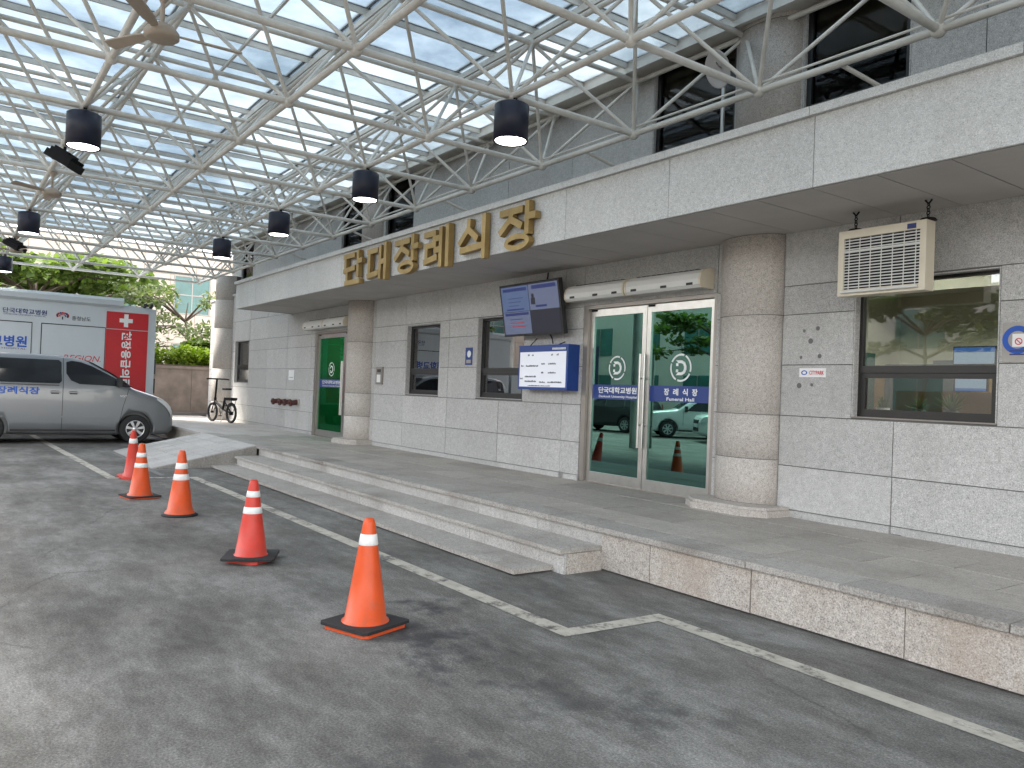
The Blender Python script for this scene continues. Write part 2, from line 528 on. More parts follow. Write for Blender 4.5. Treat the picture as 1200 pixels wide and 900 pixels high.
def recalc(me):
    import bmesh
    b = bmesh.new(); b.from_mesh(me)
    bmesh.ops.recalc_face_normals(b, faces=b.faces)
    b.to_mesh(me); b.free()

def link(name, me, parent=None, world=True):
    o = bpy.data.objects.new(name, me)
    COL.objects.link(o)
    if parent is not None:
        o.parent = parent
        if world:
            o.matrix_parent_inverse = WI.get(parent.name, Matrix())
    return o
WI = {}
def thing(name, label, cat, loc=(0, 0, 0), rotz=0.0, group=None):
    o = bpy.data.objects.new(name, None)
    COL.objects.link(o)
    o.empty_display_size = 0.2
    o.location = loc
    o.rotation_euler = (0, 0, rotz)
    WI[o.name] = Matrix.Translation(-Vector(loc))
    tag(o, label, cat, group)
    return o
def tag(o, label=None, cat=None, group=None, kind=None):
    if label: o['label'] = label
    if cat: o['category'] = cat
    if group: o['group'] = group
    if kind: o['kind'] = kind
    return o
def copy_thing(root, loc, rotz, label, parts_world=False):
    r = root.copy(); COL.objects.link(r)
    r.location = loc; r.rotation_euler = (0, 0, rotz); r['label'] = label
    for ch in [o for o in bpy.data.objects if o.parent == root]:
        c = ch.copy(); COL.objects.link(c); c.parent = r
        for g in [o for o in bpy.data.objects if o.parent == ch]:
            d = g.copy(); COL.objects.link(d); d.parent = c
    return r

UNIT = {}
def unit_box(mat):
    if mat not in UNIT:
        UNIT[mat] = MB().box(-.5, .5, -.5, .5, -.5, .5).mesh('slab_'+mat, mat)
    return UNIT[mat]
def slab(name, mat, parent, x0, x1, y0, y1, z0, z1):
    """one piece of stone: shared mesh, own size; parent is a part or a structure whose world matrix is identity"""
    o = link(name, unit_box(mat), parent, True)
    o.location = ((x0+x1)/2, (y0+y1)/2, (z0+z1)/2)
    o.scale = (x1-x0, y1-y0, z1-z0)
    return o

def rsub(rects, h):
    out = []
    for (a, b, c, d) in rects:           # x0,x1,z0,z1
        e, f, g, k = h
        if f <= a or e >= b or k <= c or g >= d:
            out.append((a, b, c, d)); continue
        if e > a: out.append((a, e, c, d))
        if f < b: out.append((f, b, c, d))
        a2, b2 = max(a, e), min(b, f)
        if g > c: out.append((a2, b2, c, g))
        if k < d: out.append((a2, b2, k, d))
    return out

def text_mesh(body, height, depth=0.0, bold=0.0, width=None, shear=0.0, spacing=1.0, align='CENTER'):
    cu = bpy.data.curves.new('text', 'FONT')
    cu.body = body
    cu.size = 1.0
    cu.extrude = 0.0
    cu.offset = bold
    cu.shear = shear
    cu.space_character = spacing
    cu.resolution_u = 3
    ob = bpy.data.objects.new('text', cu)
    me = bpy.data.meshes.new_from_object(ob)
    bpy.data.objects.remove(ob)
    xs = [v.co.x for v in me.vertices]; ys = [v.co.y for v in me.vertices]
    w, h = max(xs)-min(xs), max(ys)-min(ys)
    sy = height/h
    sx = (width/w) if width else sy
    vs_ = [((v.co.x-(min(xs)+max(xs))/2)*sx, (v.co.y-(min(ys)+max(ys))/2)*sy) for v in me.vertices]
    fs = [tuple(p.vertices) for p in me.polygons]
    bpy.data.meshes.remove(me)
    return vs_, fs
def text(name, body, mat, parent, fn, height, width=None, bold=0.02, shear=0.0, spacing=1.0, world=True):
    """fn(a,b)->xyz"""
    vs_, fs = text_mesh(body, height, 0, bold, width, shear, spacing)
    return MB().add([fn(a, b) for a, b in vs_], fs).build(name, mat, parent, world, fix=False)

# ------------------------------------------------------------------ ground, platform, steps, ramp
PZ, PY, WY = 0.40, 5.02, 7.40          # platform height, platform face, main wall plane
STEP_X0, STEP_X1 = -15.25, -5.47
g = MB()
g.add([(-400, -400, 0), (400, -400, 0), (400, 400, 0), (-400, 400, 0)], [(0, 1, 2, 3)])
tag(g.build('ground', 'asphalt', fix=False), kind='structure')

def paint(points, w, name='painted_line'):
    m = MB()
    pts = [Vector((x, y)) for x, y in points]
    L, Rr = [], []
    for i, p in enumerate(pts):
        d1 = (p-pts[i-1]).normalized() if i else (pts[1]-p).normalized()
        d2 = (pts[i+1]-p).normalized() if i < len(pts)-1 else d1
        n1 = Vector((-d1.y, d1.x)); n2 = Vector((-d2.y, d2.x))
        k = (n1+n2).normalized(); k = k/max(0.5, k.dot(n1))
        L.append(p+k*w/2); Rr.append(p-k*w/2)
    for i in range(len(pts)-1):
        m.add([(L[i].x, L[i].y, .004), (L[i+1].x, L[i+1].y, .004), (Rr[i+1].x, Rr[i+1].y, .004), (Rr[i].x, Rr[i].y, .004)], [(3, 2, 1, 0)])
    return tag(m.build(name, 'road_paint', fix=False), kind='structure')
paint([(-24.5, 2.02), (-19.66, 2.13), (-14.0, 2.27), (-13.75, 3.46), (-4.12, 3.49), (-4.08, 4.33), (-1.0, 4.27), (6, 4.2)], 0.145)

plat = MB()
plat.box(-29.5, 8, PY+.03, WY+.1, -.2, PZ-.02)
platform = tag(plat.build('entrance_platform', 'grout'), kind='structure')
# face panels
x = STEP_X1
joints = [x]
for w in (0.62, 1.05, 1.18, 1.35, 1.05, 1.30, 1.2, 1.3, 1.2, 1.3, 1.2):
    x += w; joints.append(x)
for a, b in zip(joints, joints[1:]):
    slab('face_panel', 'granite_face', platform, a+.004, b-.004, PY-.004+rnd.uniform(-.004, .004), PY+.035, .016, PZ-.052)
x = STEP_X0
while x < STEP_X1-.2:
    b = min(STEP_X1, x+1.1)
    slab('face_panel', 'granite_step', platform, x+.003, b-.003, PY, PY+.035, .1, PZ-.052)
    x = b
slab('face_panel', 'granite_face', platform, -29.5, -19.26, PY, PY+.035, .016, PZ-.052)
# coping slabs along the edge
x = -19.2
while x < 7.5:
    w = rnd.choice((0.78, 0.92, 1.05, 1.2))
    slab('coping_slab', 'granite_coping', platform, x+.003, x+w-.003, PY-.045+rnd.uniform(-.006, .006), PY+.32, PZ-.048, PZ+.002+rnd.uniform(-.002, .002))
    x += w
x = -29.4
while x < -19.3:
    slab('coping_slab', 'forecourt', platform, x+.003, min(x+1.2, -19.22)-.003, PY-.03, PY+.32, PZ-.06, PZ+.001)
    x += 1.2
# pavers
rows_y = [PY+.323, 5.83, 6.32, 6.81, WY-.01]
for j, (y0, y1) in enumerate(zip(rows_y, rows_y[1:])):
    x = -29.4 + (j % 2)*.5
    while x < 7:
        w = 0.98
        far = x < -19.0
        slab('paver', 'forecourt' if far else 'paver', platform, x+.006, x+w-.006, y0+.006, y1-.006, PZ-.03, PZ+rnd.uniform(-.002, .002))
        x += w

# steps
def step(front, z, back, name, xa, xb, lip):
    m = MB().box(xa+.02, xb-.02, front+.035, back, -.1, z-.05)
    st = tag(m.build(name, 'grout'), kind='structure')
    x = xa
    i = 0
    while x < xb-.15:
        b = x+1.12
        if xb-b < .4: b = xb
        slab('tread_slab', 'granite_tread', st, x+.003, b-.003, front-lip, back+.02, z-.04, z+rnd.uniform(-.0015, .0015))
        x = b
    x = xa
    while x < xb-.15:
        b = x+.9
        if xb-b < .3: b = xb
        if z > .1: slab('riser_slab', 'granite_step', st, x+.003, b-.003, front+.004+rnd.uniform(-.003, .003), front+.034, .0, z-.044)
        x = b
    if z > .1:
        slab('riser_slab', 'granite_face', st, xb-.022, xb+.004, front+.037, back, 0, z-.044)
    return st
step(4.15, 0.055, 4.58, 'lower_step', STEP_X0-.02, -5.62, 0.02)
step(4.57, 0.225, PY, 'upper_step', STEP_X0+.12, STEP_X1, 0.045)
# ramp between road and platform at the far end of the steps
RX0, RX1, RY0 = -19.2, -15.32, 3.12
m = MB()
m.add([(RX0, RY0, -.05), (RX1, RY0, -.05), (RX1, PY-.035, -.05), (RX0, PY-.035, -.05), (RX0, RY0, -.015), (RX1, RY0, -.015), (RX1, PY-.035, PZ-.03), (RX0, PY-.035, PZ-.03)],
      [(0, 3, 2, 1), (4, 5, 6, 7), (0, 1, 5, 4), (1, 2, 6, 5), (2, 3, 7, 6), (3, 0, 4, 7)])
ramp = tag(m.build('ramp', 'grout'), kind='structure')
sl = math.atan2(PZ-.0, PY-.035-RY0)
nx, ny = 9, 6
for i in range(nx):
    for j in range(ny):
        o = link('paver', unit_box('ramp_paver'), ramp)
        w = (RX1-RX0)/nx; l = math.hypot(PZ, PY-.035-RY0)/ny
        t = (j+.5)/ny
        o.location = (RX0+(i+.5)*w, RY0+t*(PY-.035-RY0), t*PZ-.012+rnd.uniform(-.002, .002))
        o.rotation_euler = (sl, 0, 0)
        o.scale = (w-.008, l-.008, .04)
slab('edge_strip', 'joint', ramp, RX0-.3, RX1+1.2, RY0-.10, RY0-.02, -.02, .006)
m = MB().prism([(RY0, -.02), (PY-.036, -.02), (PY-.036, PZ-.006), (RY0, .0)], lambda a, b, d: (d, a, b), RX1+.002, RX1+.05)
m.build('side_stone', 'granite_coping', ramp)

# ------------------------------------------------------------------ the hall building
hall = thing('funeral_hall', 'grey granite funeral hall with gold lettering on its fascia', 'building', (-10, WY, PZ))
FY, FZ0, FZ1 = 5.95, 3.45, 4.06         # fascia plane, bottom, top of panels
UY = 7.60                               # upper wall plane
FX0, FX1 = -20.35, 6.0
D_MAIN = (-8.62, -6.22, PZ, 2.88)
D_LEFT = (-18.62, -15.9, PZ, 2.90)
W1 = (-13.90, -12.62, 1.50, 2.84)
W2 = (-11.37, -10.02, 1.50, 2.86)
W3 = (-4.48, -3.13, 1.49, 2.86)
W4 = (-25.15, -23.75, 1.60, 2.88)
LV = (-27.55, -26.62, PZ, 2.86)
low_holes = [D_MAIN, D_LEFT, W1, W2, W3, W4, LV]

def core_wall(name, x0, x1, z0, z1, holes, y0, y1, mat='joint'):
    rects = [(x0, x1, z0, z1)]
    for h in holes: rects = rsub(rects, h)
    m = MB()
    for a, b, c, d in rects: m.box(a, b, y0, y1, c, d)
    return m.build(name, mat, hall)
def panels(part, cols, rows, holes, y, mat, th=.022):
    for c0, c1 in zip(cols, cols[1:]):
        for z0, z1 in zip(rows, rows[1:]):
            rects = [(c0, c1, z0, z1)]
            for h in holes: rects = rsub(rects, h)
            for a, b, c, d in rects:
                if b-a < .03 or d-c < .03: continue
                slab('panel', mat, part, a+.005, b-.005, y+rnd.uniform(-.0025, .0025), y+th, c+.005, d-.005)
lower = core_wall('lower_wall', -28, 6, PZ, FZ0+.05, low_holes, WY+.013, WY+.22)
rows = [PZ, .475, .94, 1.475, 2.02, 2.56, 2.87, FZ0+.03]
cols = [-28, -26.62, -25.25, -23.69, -22.16, -20.53, -18.86, -15.9, -15.3, -13.97, -12.30, -10.67, -9.04, -8.62, -6.22, -5.31, -4.04, -2.75, -1.1, .55, 2.2, 3.85, 6]
panels(lower, cols[:5], rows, low_holes, WY, 'granite_grey')
panels(lower, cols[4:], rows, low_holes, WY, 'granite_grey')
# projecting skirting course
x = -22.3
for a, b in zip(cols, cols[1:]):
    for r_ in rsub([(a, b, PZ, .468)], D_MAIN) if True else []:
        for q in rsub([r_], D_LEFT):
            for q2 in rsub([q], LV):
                if q2[1]-q2[0] > .05:
                    slab('skirting_stone', 'granite_grey', lower, q2[0]+.12+.003 if q2[1]-q2[0] > .5 else q2[0]+.003, q2[1]+(.12 if q2[1] < -6.3 and q2[1]-q2[0] > .5 and q2[1] not in (-18.62, -8.62) else 0)-.003, WY-.022, WY+.01, PZ, .466)
# single storey part at the far end and wall above the forecourt
farw = core_wall('end_wall', -28, FX0+.02, FZ0+.05, 4.36, [], WY+.013, WY+.22)
panels(farw, cols[:5]+[FX0+.02], [FZ0+.03, 4.30], [], WY, 'granite_grey')
for a, b in zip([-28.06, -26.3, -24.3, -22.3], [-26.3, -24.3, -22.3, FX0+.03]):
    slab('coping_stone', 'granite_fascia', farw, a, b-.006, WY-.04, WY+.3, 4.302, 4.37)
MB().box(-28.0, -27.8, WY+.22, 16, PZ, 4.3).build('side_wall', 'granite_grey', hall)

# upper storey
UW = [(-7.58, -6.22, 4.83, 6.05), (-5.30, -4.10, 4.83, 6.05), (-17.75, -16.5, 4.83, 6.05), (-15.45, -14.2, 4.83, 6.05), (-25.5, -24.35, 4.83, 6.05), (-2.6, -1.4, 4.83, 6.05), (2.6, 3.8, 4.83, 6.05)]
upper = core_wall('upper_wall', -26.5, 6, 3.6, 7.4, UW, UY+.013, UY+.22)
ucols = [-26.5, -24.3, -22.5, -20.85, -19.2, -17.55, -16.5, -15.45, -14.27, -12.62, -10.91, -9.25, -7.58, -5.98, -5.30, -4.10, -3.4, -2.6, -1.4, .2, 1.9, 3.8, 6]
panels(upper, ucols, [3.62, 4.83, 6.05, 7.39], UW, UY, 'granite_grey')
MB().box(-26.5, 6, UY-.06, UY+.4, 7.4, 7.55).build('roof_edge', 'granite_fascia', hall)

# fascia box with stone panels, coping and soffit
fm = MB().box(FX0+.022, FX1, FY+.013, UY, FZ0+.022, FZ1)
fascia = fm.build('fascia', 'joint', hall)
fc = [FX0, -18.83, -17.17, -15.52, -13.84, -12.22, -10.6, -8.96, -7.33, -5.68, -4.02, -2.37, -.7, .95, 2.6, 4.25, FX1]
for a, b in zip(fc, fc[1:]):
    slab('panel', 'granite_fascia', fascia, a+.004, b-.004, FY+rnd.uniform(-.002, .002), FY+.03, FZ0, FZ1-.003)
slab('panel', 'granite_fascia', fascia, FX0, FX0+.025, FY+.032, WY-.003, FZ0, FZ1-.003)
for a, b in zip(fc, fc[1:]):
    slab('coping_stone', 'granite_fascia', fascia, a-.03+.003, b-.03-.003, FY-.045, FY+.28, FZ1, FZ1+.075+rnd.uniform(-.002, .002))
slab('coping_stone', 'granite_fascia', fascia, FX0-.05, FX0+.2, FY+.283, UY-.01, FZ1, FZ1+.075)
sof = MB().box(FX0+.03, FX1, FY+.032, WY+.01, FZ0+.0, FZ0+.02).build('soffit', 'black_frame', hall)
x = -20.3
sx = [-4.04+.575*k for k in range(-28, 17)]
for a, b in zip(sx, sx[1:]):
    if a > FX0+.02 and b < FX1:
        slab('soffit_panel', 'soffit', sof, a+.005, b-.005, FY+.038, WY-.012, FZ0-.004+rnd.uniform(-.0015, .0015), FZ0+.012)

# engaged round columns
def column(xc, z0, z1, r, mat, y, name, joints_, flat=1.0):
    SM = Matrix.Scale(flat, 3, (0, 1, 0))
    col = MB().lathe([(r-.006, z0), (r-.006, z1)], (xc, y, 0), 36, SM).build(name, 'joint', hall)
    zs = [z0]+[j for j in joints_ if z0 < j < z1]+[z1]
    for a, b in zip(zs, zs[1:]):
        for a0, a1 in ((math.pi*.97, math.pi*1.245), (math.pi*1.25, math.pi*2.03)):
            MB().lathe([(r-.004, a+.004), (r, a+.006), (r, b-.006), (r-.004, b-.004)], (xc, y, 0), 20, SM, a0=a0, a1=a1).build('drum_segment', mat, col, fix=False)
    return col
for xc in (-5.72, -15.83):
    c_ = column(xc, PZ+.1, FZ0-.005, .405, 'granite_pink', WY, 'round_column', [.99, 1.475, 2.56], .62 if xc > -10 else .9)
    m = MB()
    m.prism([(xc-.60, WY-.01), (xc-.56, WY-.36), (xc-.34, WY-.53), (xc+.34, WY-.53), (xc+.56, WY-.36), (xc+.60, WY-.01)], lambda a, b, d: (a, b, d), PZ+.001, PZ+.07)
    m.prism([(xc-.57, WY-.01), (xc-.53, WY-.34), (xc-.32, WY-.50), (xc+.32, WY-.50), (xc+.53, WY-.34), (xc+.57, WY-.01)], lambda a, b, d: (a, b, d), PZ+.071, PZ+.10)
    m.build('column_base', 'granite_pink', c_)
column(-25.95, PZ+.01, 4.95, .45, 'granite_pink', WY+.02, 'round_column', [.99, 2.02, 3.3, 4.2])
for xc in (-5.76, -15.97):
    column(xc, FZ1+.01, 7.35, .44, 'granite_pink', UY+.03, 'upper_pilaster', [4.7, 5.9], .6)

# windows
def window(x0, x1, z0, z1, zm, y, fmat, glass, parent=hall, low_glass=None, fw_=.05, depth=.09):
    wn = MB()
    wn.box(x0, x0+fw_, y+depth, y+depth+.07, z0, z1).box(x1-fw_, x1, y+depth, y+depth+.07, z0, z1)
    wn.box(x0+fw_, x1-fw_, y+depth, y+depth+.07, z1-fw_, z1).box(x0+fw_, x1-fw_, y+depth, y+depth+.07, z0, z0+fw_)
    w = wn.build('window', fmat, parent)
    rv = MB()
    for a, b in ((x0+.001, x0+.012), (x1-.012, x1-.001)):
        rv.box(a, b, y+.002, y+depth-.002, z0+.012, z1-.012)
    rv.box(x0+.001, x1-.001, y+.002, y+depth-.002, z1-.012, z1-.001)
    rv.build('reveal', 'granite_grey', w)
    MB().box(x0+.001, x1-.001, y-.012, y+depth-.002, z0+.001, z0+.012).build('sill', 'granite_grey' if fmat == 'black_frame' else 'jamb', w)
    if zm:
        MB().box(x0+fw_, x1-fw_, y+depth-.012, y+depth+.06, zm-.05, zm+.02).build('transom_bar', fmat, w)
        s_ = MB()
        for a, b, c, d in ((x0+fw_, x0+fw_+.045, z0+fw_, zm-.05), (x1-fw_-.045, x1-fw_, z0+fw_, zm-.05), (x0+fw_+.045, x1-fw_-.045, z0+fw_, z0+fw_+.05), (x0+fw_+.045, x1-fw_-.045, zm-.10, zm-.05)):
            s_.box(a, b, y+depth+.005, y+depth+.05, c, d)
        s_.build('sash', fmat, w)
        MB().box(x0+fw_, x1-fw_, y+depth+.03, y+depth+.036, zm+.02, z1-fw_).build('pane', glass, w)
        MB().box(x0+fw_+.045, x1-fw_-.045, y+depth+.025, y+depth+.031, z0+fw_+.05, zm-.10).build('pane', low_glass or glass, w)
    else:
        MB().box(x0+fw_, x1-fw_, y+depth+.03, y+depth+.036, z0+fw_, z1-fw_).build('pane', glass, w)
    return w
window(*W1, 1.99, WY, 'black_frame', 'glass_dark')
window(*W2, 1.99, WY, 'black_frame', 'glass_dark')
window(*W3, 1.99, WY, 'brown_frame', 'glass_clear', fw_=.04)
window(*W4, 2.12, WY, 'black_frame', 'glass_dark')
for u in UW:
    w = window(*u, None, UY, 'black_frame', 'glass_upper', fw_=.07, depth=.05)
    MB().box(u[0]+.08, u[1]-.08, UY+.14, UY+.147, u[3]-.82, u[3]-.07).build('roller_blind', 'blind_fabric', w)
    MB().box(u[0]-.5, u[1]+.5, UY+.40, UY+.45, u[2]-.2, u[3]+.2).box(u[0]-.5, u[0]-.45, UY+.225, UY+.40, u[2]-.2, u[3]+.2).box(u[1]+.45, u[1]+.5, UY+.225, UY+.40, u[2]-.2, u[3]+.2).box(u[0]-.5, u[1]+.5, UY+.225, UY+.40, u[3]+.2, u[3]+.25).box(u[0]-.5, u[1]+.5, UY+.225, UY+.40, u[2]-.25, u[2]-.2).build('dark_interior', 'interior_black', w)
# louvred service door
lv = MB().box(LV[0], LV[0]+.06, WY+.03, WY+.12, PZ, LV[3]).box(LV[1]-.06, LV[1], WY+.03, WY+.12, PZ, LV[3]).box(LV[0]+.06, LV[1]-.06, WY+.03, WY+.12, LV[3]-.06, LV[3]).build('louvre_door', 'jamb', hall)
z = PZ+.03
while z < LV[3]-.1:
    o = slab('slat', 'shutter', lv, LV[0]+.062, LV[1]-.062, WY+.05, WY+.10, z, z+.012)
    o.rotation_euler = (R_(-38), 0, 0)
    z += .075
MB().box(LV[0]+.05, LV[1]-.05, WY+.13, WY+.15, PZ, LV[3]-.02).build('back_plate', 'joint', lv)

# doors
def logo(parent, x, z, y, r, mat='decal_white'):
    m = MB()
    n = 40
    for ra, rb in ((r, r*.87),):
        vs_ = [(x+q*math.cos(2*math.pi*i/n), y, z+q*math.sin(2*math.pi*i/n)) for q in (ra, rb) for i in range(n)]
        m.add(vs_, [(i, (i+1) % n, n+(i+1) % n, n+i) for i in range(n) if i % 10 != 7])
    # letter D cut by a cross
    k = r*.56
    D = [(-.75, .62), (.2, .62), (.62, .42), (.82, 0), (.62, -.42), (.2, -.62), (-.75, -.62), (-.75, -.34), (-.45, -.34), (-.2, -.34), (-.2, -.12), (-.2, -.34)]
    outer = [(-.8, .95), (.15, .95), (.70, .70), (.95, .22), (.95, -.22), (.70, -.70), (.15, -.95), (-.8, -.95)]
    inner = [(-.42, .58), (.10, .58), (.38, .46), (.55, .14), (.55, -.14), (.38, -.46), (.10, -.58), (-.42, -.58)]
    # D as an open band from its upper left round to its lower left
    for i in range(7):
        m.add([(x+outer[i][0]*k, y, z+outer[i][1]*k), (x+outer[i+1][0]*k, y, z+outer[i+1][1]*k), (x+inner[i+1][0]*k, y, z+inner[i+1][1]*k), (x+inner[i][0]*k, y, z+inner[i][1]*k)], [(0, 1, 2, 3)])
    for a, b, c, d in ((-.80, -.42, .22, .58), (-.80, -.42, -.58, -.22)):
        m.add([(x+a*k, y, z+c*k), (x+b*k, y, z+c*k), (x+b*k, y, z+d*k), (x+a*k, y, z+d*k)], [(0, 1, 2, 3)])
    for a, b, c, d in ((-.12, .06, .2, .42), (-.12, .06, -.42, -.2), (.22, .40, -.09, .09)):
        pass
    return m.build('emblem', mat, parent, fix=False)
def door(x0, x1, z0, z1, xm, y, kor_l, eng_l, kor_r, eng_r, glass='glass_green'):
    d = MB()
    yf = y+.04
    d.box(x0, x0+.09, yf-.03, yf+.14, z0, z1).box(x1-.05, x1, yf-.03, yf+.14, z0, z1).box(x0+.09, x1-.05, yf-.03, yf+.14, z1-.05, z1)
    dr = d.build('glass_door', 'jamb', hall)
    MB().box(x0+.09, x1-.05, yf-.02, yf+.12, z0-.01, z0+.012).build('threshold', 'jamb', dr)
    for (a, b, kor, eng, side) in ((x0+.095, xm-.004, kor_l, eng_l, 0), (xm+.004, x1-.055, kor_r, eng_r, 1)):
        zt, zb = z1-.055, z0+.014
        lf = MB()
        sw = .075
        ya, yb = yf+.02, yf+.065
        lf.box(a, a+sw, ya, yb, zb, zt).box(b-sw, b, ya, yb, zb, zt).box(a+sw, b-sw, ya, yb, zt-.10, zt).box(a+sw, b-sw, ya, yb, zb, zb+.135)
        lf.build('door_leaf', 'steel', dr)
        MB().box(a+sw, b-sw, yf+.04, yf+.046, zb+.135, zt-.10).build('pane', glass, dr)
        yd = yf+.036
        xc = (a+b)/2
        logo(dr, xc+(.02 if side else 0), z0+1.60, yd, .175 if side else .165)
        MB().add([(a+sw, yd, z0+1.17), (b-sw, yd, z0+1.17), (b-sw, yd, z0+1.37), (a+sw, yd, z0+1.37)], [(0, 1, 2, 3)]).build('band', 'band_blue', dr, fix=False)
        if kor:
            if side:
                for k_, ch in enumerate(kor):
                    text('lettering', ch, 'decal_white', dr, lambda p, q: (xc+.03+(k_-1.5)*.155+p, yd-.003, z0+1.295+q), .088, .088, .025)
            else:
                text('lettering', kor, 'decal_white', dr, lambda p, q: (xc+.02+p, yd-.003, z0+1.295+q), .088, (b-a)*.68, .025)
            text('lettering', eng, 'decal_white', dr, lambda p, q: (xc+.03+p, yd-.003, z0+1.205+q), .042, (b-a)*(.40 if side else .68), .02)
        hx = b-.035 if side == 0 else a+.035
        h = MB()
        h.tube((hx, yf-.045, z0+.55), (hx, yf-.045, z0+1.78), .017, n=10)
        for zz in (z0+.85, z0+1.46): h.tube((hx, yf-.045, zz), (hx, ya, zz), .012, n=8)
        h.build('handle', 'steel', dr)
        hb = MB().box(a+.02, a+.13, ya-.012, ya-.001, zt-.03, zt-.005)
        hb.build('hinge_plate', 'black_metal', dr)
    return dr
door(D_MAIN[0], D_MAIN[1], PZ, D_MAIN[3], -7.42, WY, '단국대학교병원', 'Dankook University Hospital', '장례식장', 'Funeral Hall')
door(D_LEFT[0], D_LEFT[1], PZ, D_LEFT[3], -16.95, WY, '단국대학교병원', 'Dankook University Hospital', None, None, 'glass_bright_green')

# rooms behind the openings
def room(x0, x1, y1, wall, z1=3.3, floor='interior_floor'):
    y0 = WY+.222
    m = MB()
    m.add([(x0, y0, PZ), (x0, y1, PZ), (x0, y1, z1), (x0, y0, z1)], [(0, 1, 2, 3)])
    m.add([(x1, y0, PZ), (x1, y1, PZ), (x1, y1, z1), (x1, y0, z1)], [(3, 2, 1, 0)])
    m.add([(x0, y1, PZ), (x1, y1, PZ), (x1, y1, z1), (x0, y1, z1)], [(0, 1, 2, 3)])
    rm = m.build('room_wall', wall, hall, fix=False)
    MB().add([(x0, y0, z1), (x1, y0, z1), (x1, y1, z1), (x0, y1, z1)], [(0, 1, 2, 3)]).build('ceiling', 'interior_cream', rm, fix=False)
    MB().add([(x0, y0, PZ+.002), (x1, y0, PZ+.002), (x1, y1, PZ+.002), (x0, y1, PZ+.002)], [(0, 1, 2, 3)]).build('room_floor', floor, rm, fix=False)
    return rm
rm = room(-19.2, -15.4, 10.5, 'interior_green')
for x, y in ((-18.2, 8.3), (-17.4, 8.3), (-18.2, 9.5), (-17.4, 9.5)):
    MB().lathe([(.0, 3.28), (.10, 3.28), (.12, 3.299)], (x, y, 0), 16).build('ceiling_downlight', 'spot_light', rm, fix=False)
room(-15.3, -9.25, 10.5, 'interior_dark')
rm = room(-9.2, -6.05, 9.6, 'interior_green')
MB().lathe([(.0, 3.28), (.10, 3.28), (.12, 3.299)], (-8.75, 8.9, 0), 16).build('ceiling_downlight', 'spot_light', rm, fix=False)
MB().lathe([(.0, 3.28), (.10, 3.28), (.12, 3.299)], (-6.6, 8.6, 0), 16).build('ceiling_downlight', 'spot_light', rm, fix=False)
MB().box(-8.45, -8.25, 8.5, 8.7, PZ+.01, 3.29).build('pillar', 'interior_green', rm)
rm = room(-5.95, 1.0, 11.0, 'interior_cream')
for x in (-4.6, -2.6):
    MB().box(x-.6, x+.6, 8.6, 8.9, 3.26, 3.298).build('ceiling_light', 'room_light', rm)
MB().box(-5.6, -5.2, 8.3, 8.7, PZ+.01, 3.29).build('pillar', 'interior_cream', rm)
MB().box(-5.9, -.5, 9.9, 10.0, PZ+.01, 2.15).build('partition', 'wood', rm)
MB().box(-5.15, -4.35, 9.2, 9.6, PZ+.01, 2.12).build('filing_cabinet', 'interior_dark', rm)
MB().box(-7.0+1.2, -5.65, 8.8, 9.85, PZ+.01, 2.3).build('filing_cabinet', 'glass_teal_solid0', rm)
MB().box(-4.9, -1.0, 9.84, 9.895, 2.152, 2.20).build('partition_rail', 'interior_dark', rm)
MB().box(-5.9, 1.0, 9.55, 9.9, 3.02, 3.29).build('ceiling_bulkhead', 'shutter', rm)
room(-25.9, -22.8, 10, 'interior_dark')
mon = thing('wall_monitor', 'bright blue and white screen inside the right-hand office window, upper one', 'monitor', (-3.82, 8.5, 2.07))
MB().box(-4.03, -3.62, 8.5, 8.54, 2.07, 2.26).build('casing', 'plastic_black', mon)
MB().box(-4.02, -3.63, 8.494, 8.498, 2.08, 2.20).build('screen', 'monitor_white', mon)
MB().box(-4.02, -3.63, 8.494, 8.498, 2.203, 2.25).build('screen_header', 'monitor_blue', mon)
mon = thing('desk_monitor', 'small blue and white screen low in the right-hand office window', 'monitor', (-3.85, 8.5, 1.8))
MB().box(-4.01, -3.69, 8.5, 8.53, 1.80, 1.94).build('casing', 'plastic_black', mon)
MB().box(-4.00, -3.70, 8.494, 8.498, 1.83, 1.93).build('screen', 'monitor_white', mon)
MB().box(-4.00, -3.70, 8.494, 8.498, 1.805, 1.828).build('screen_footer', 'monitor_blue', mon)
for i, (x, nm, h) in enumerate(((-4.33, 'pale', .25), (-3.97, 'leafy green', .28), (-3.66, 'spiky green', .34))):
    pp = thing('potted_plant', ['small flowering pot plant at the left of the office sill', 'leafy pot plant in the middle of the office sill', 'spiky pot plant at the right of the office sill'][i], 'plant', (x, 7.72, 1.5), group='pot plants behind the office window')
    MB().lathe([(.0, 1.50), (.05, 1.50), (.065, 1.60), (.055, 1.60), (.0, 1.59)], (x, 7.72, 0), 14).build('pot', ('sticker_white', 'terracotta', 'terracotta')[i], pp)
    m = MB()
    for k in range(60):
        a, e = rnd.uniform(0, 6.28), rnd.uniform(.2, 1.5)
        d = Vector((math.cos(a)*math.cos(e), math.sin(a)*math.cos(e), math.sin(e)))*rnd.uniform(.4, 1)*(h-.1)
        p = Vector((x, 7.72, 1.59)); q = p+d
        n_ = d.cross(Vector((0, 0, 1))).normalized()*.012
        m.add([p, p+d*.5+n_, q, p+d*.5-n_], [(0, 1, 2, 3)])
    m.build('leaves', 'leaf_mid', pp, fix=False)
MB().box(-4.6, -3.0, 7.64, 8.1, 1.46, 1.495).build('window_counter', 'wood', hall)
MB().box(-4.6, -3.0, 8.46, 8.7, PZ+.01, 1.79).build('office_counter', 'wood', hall)

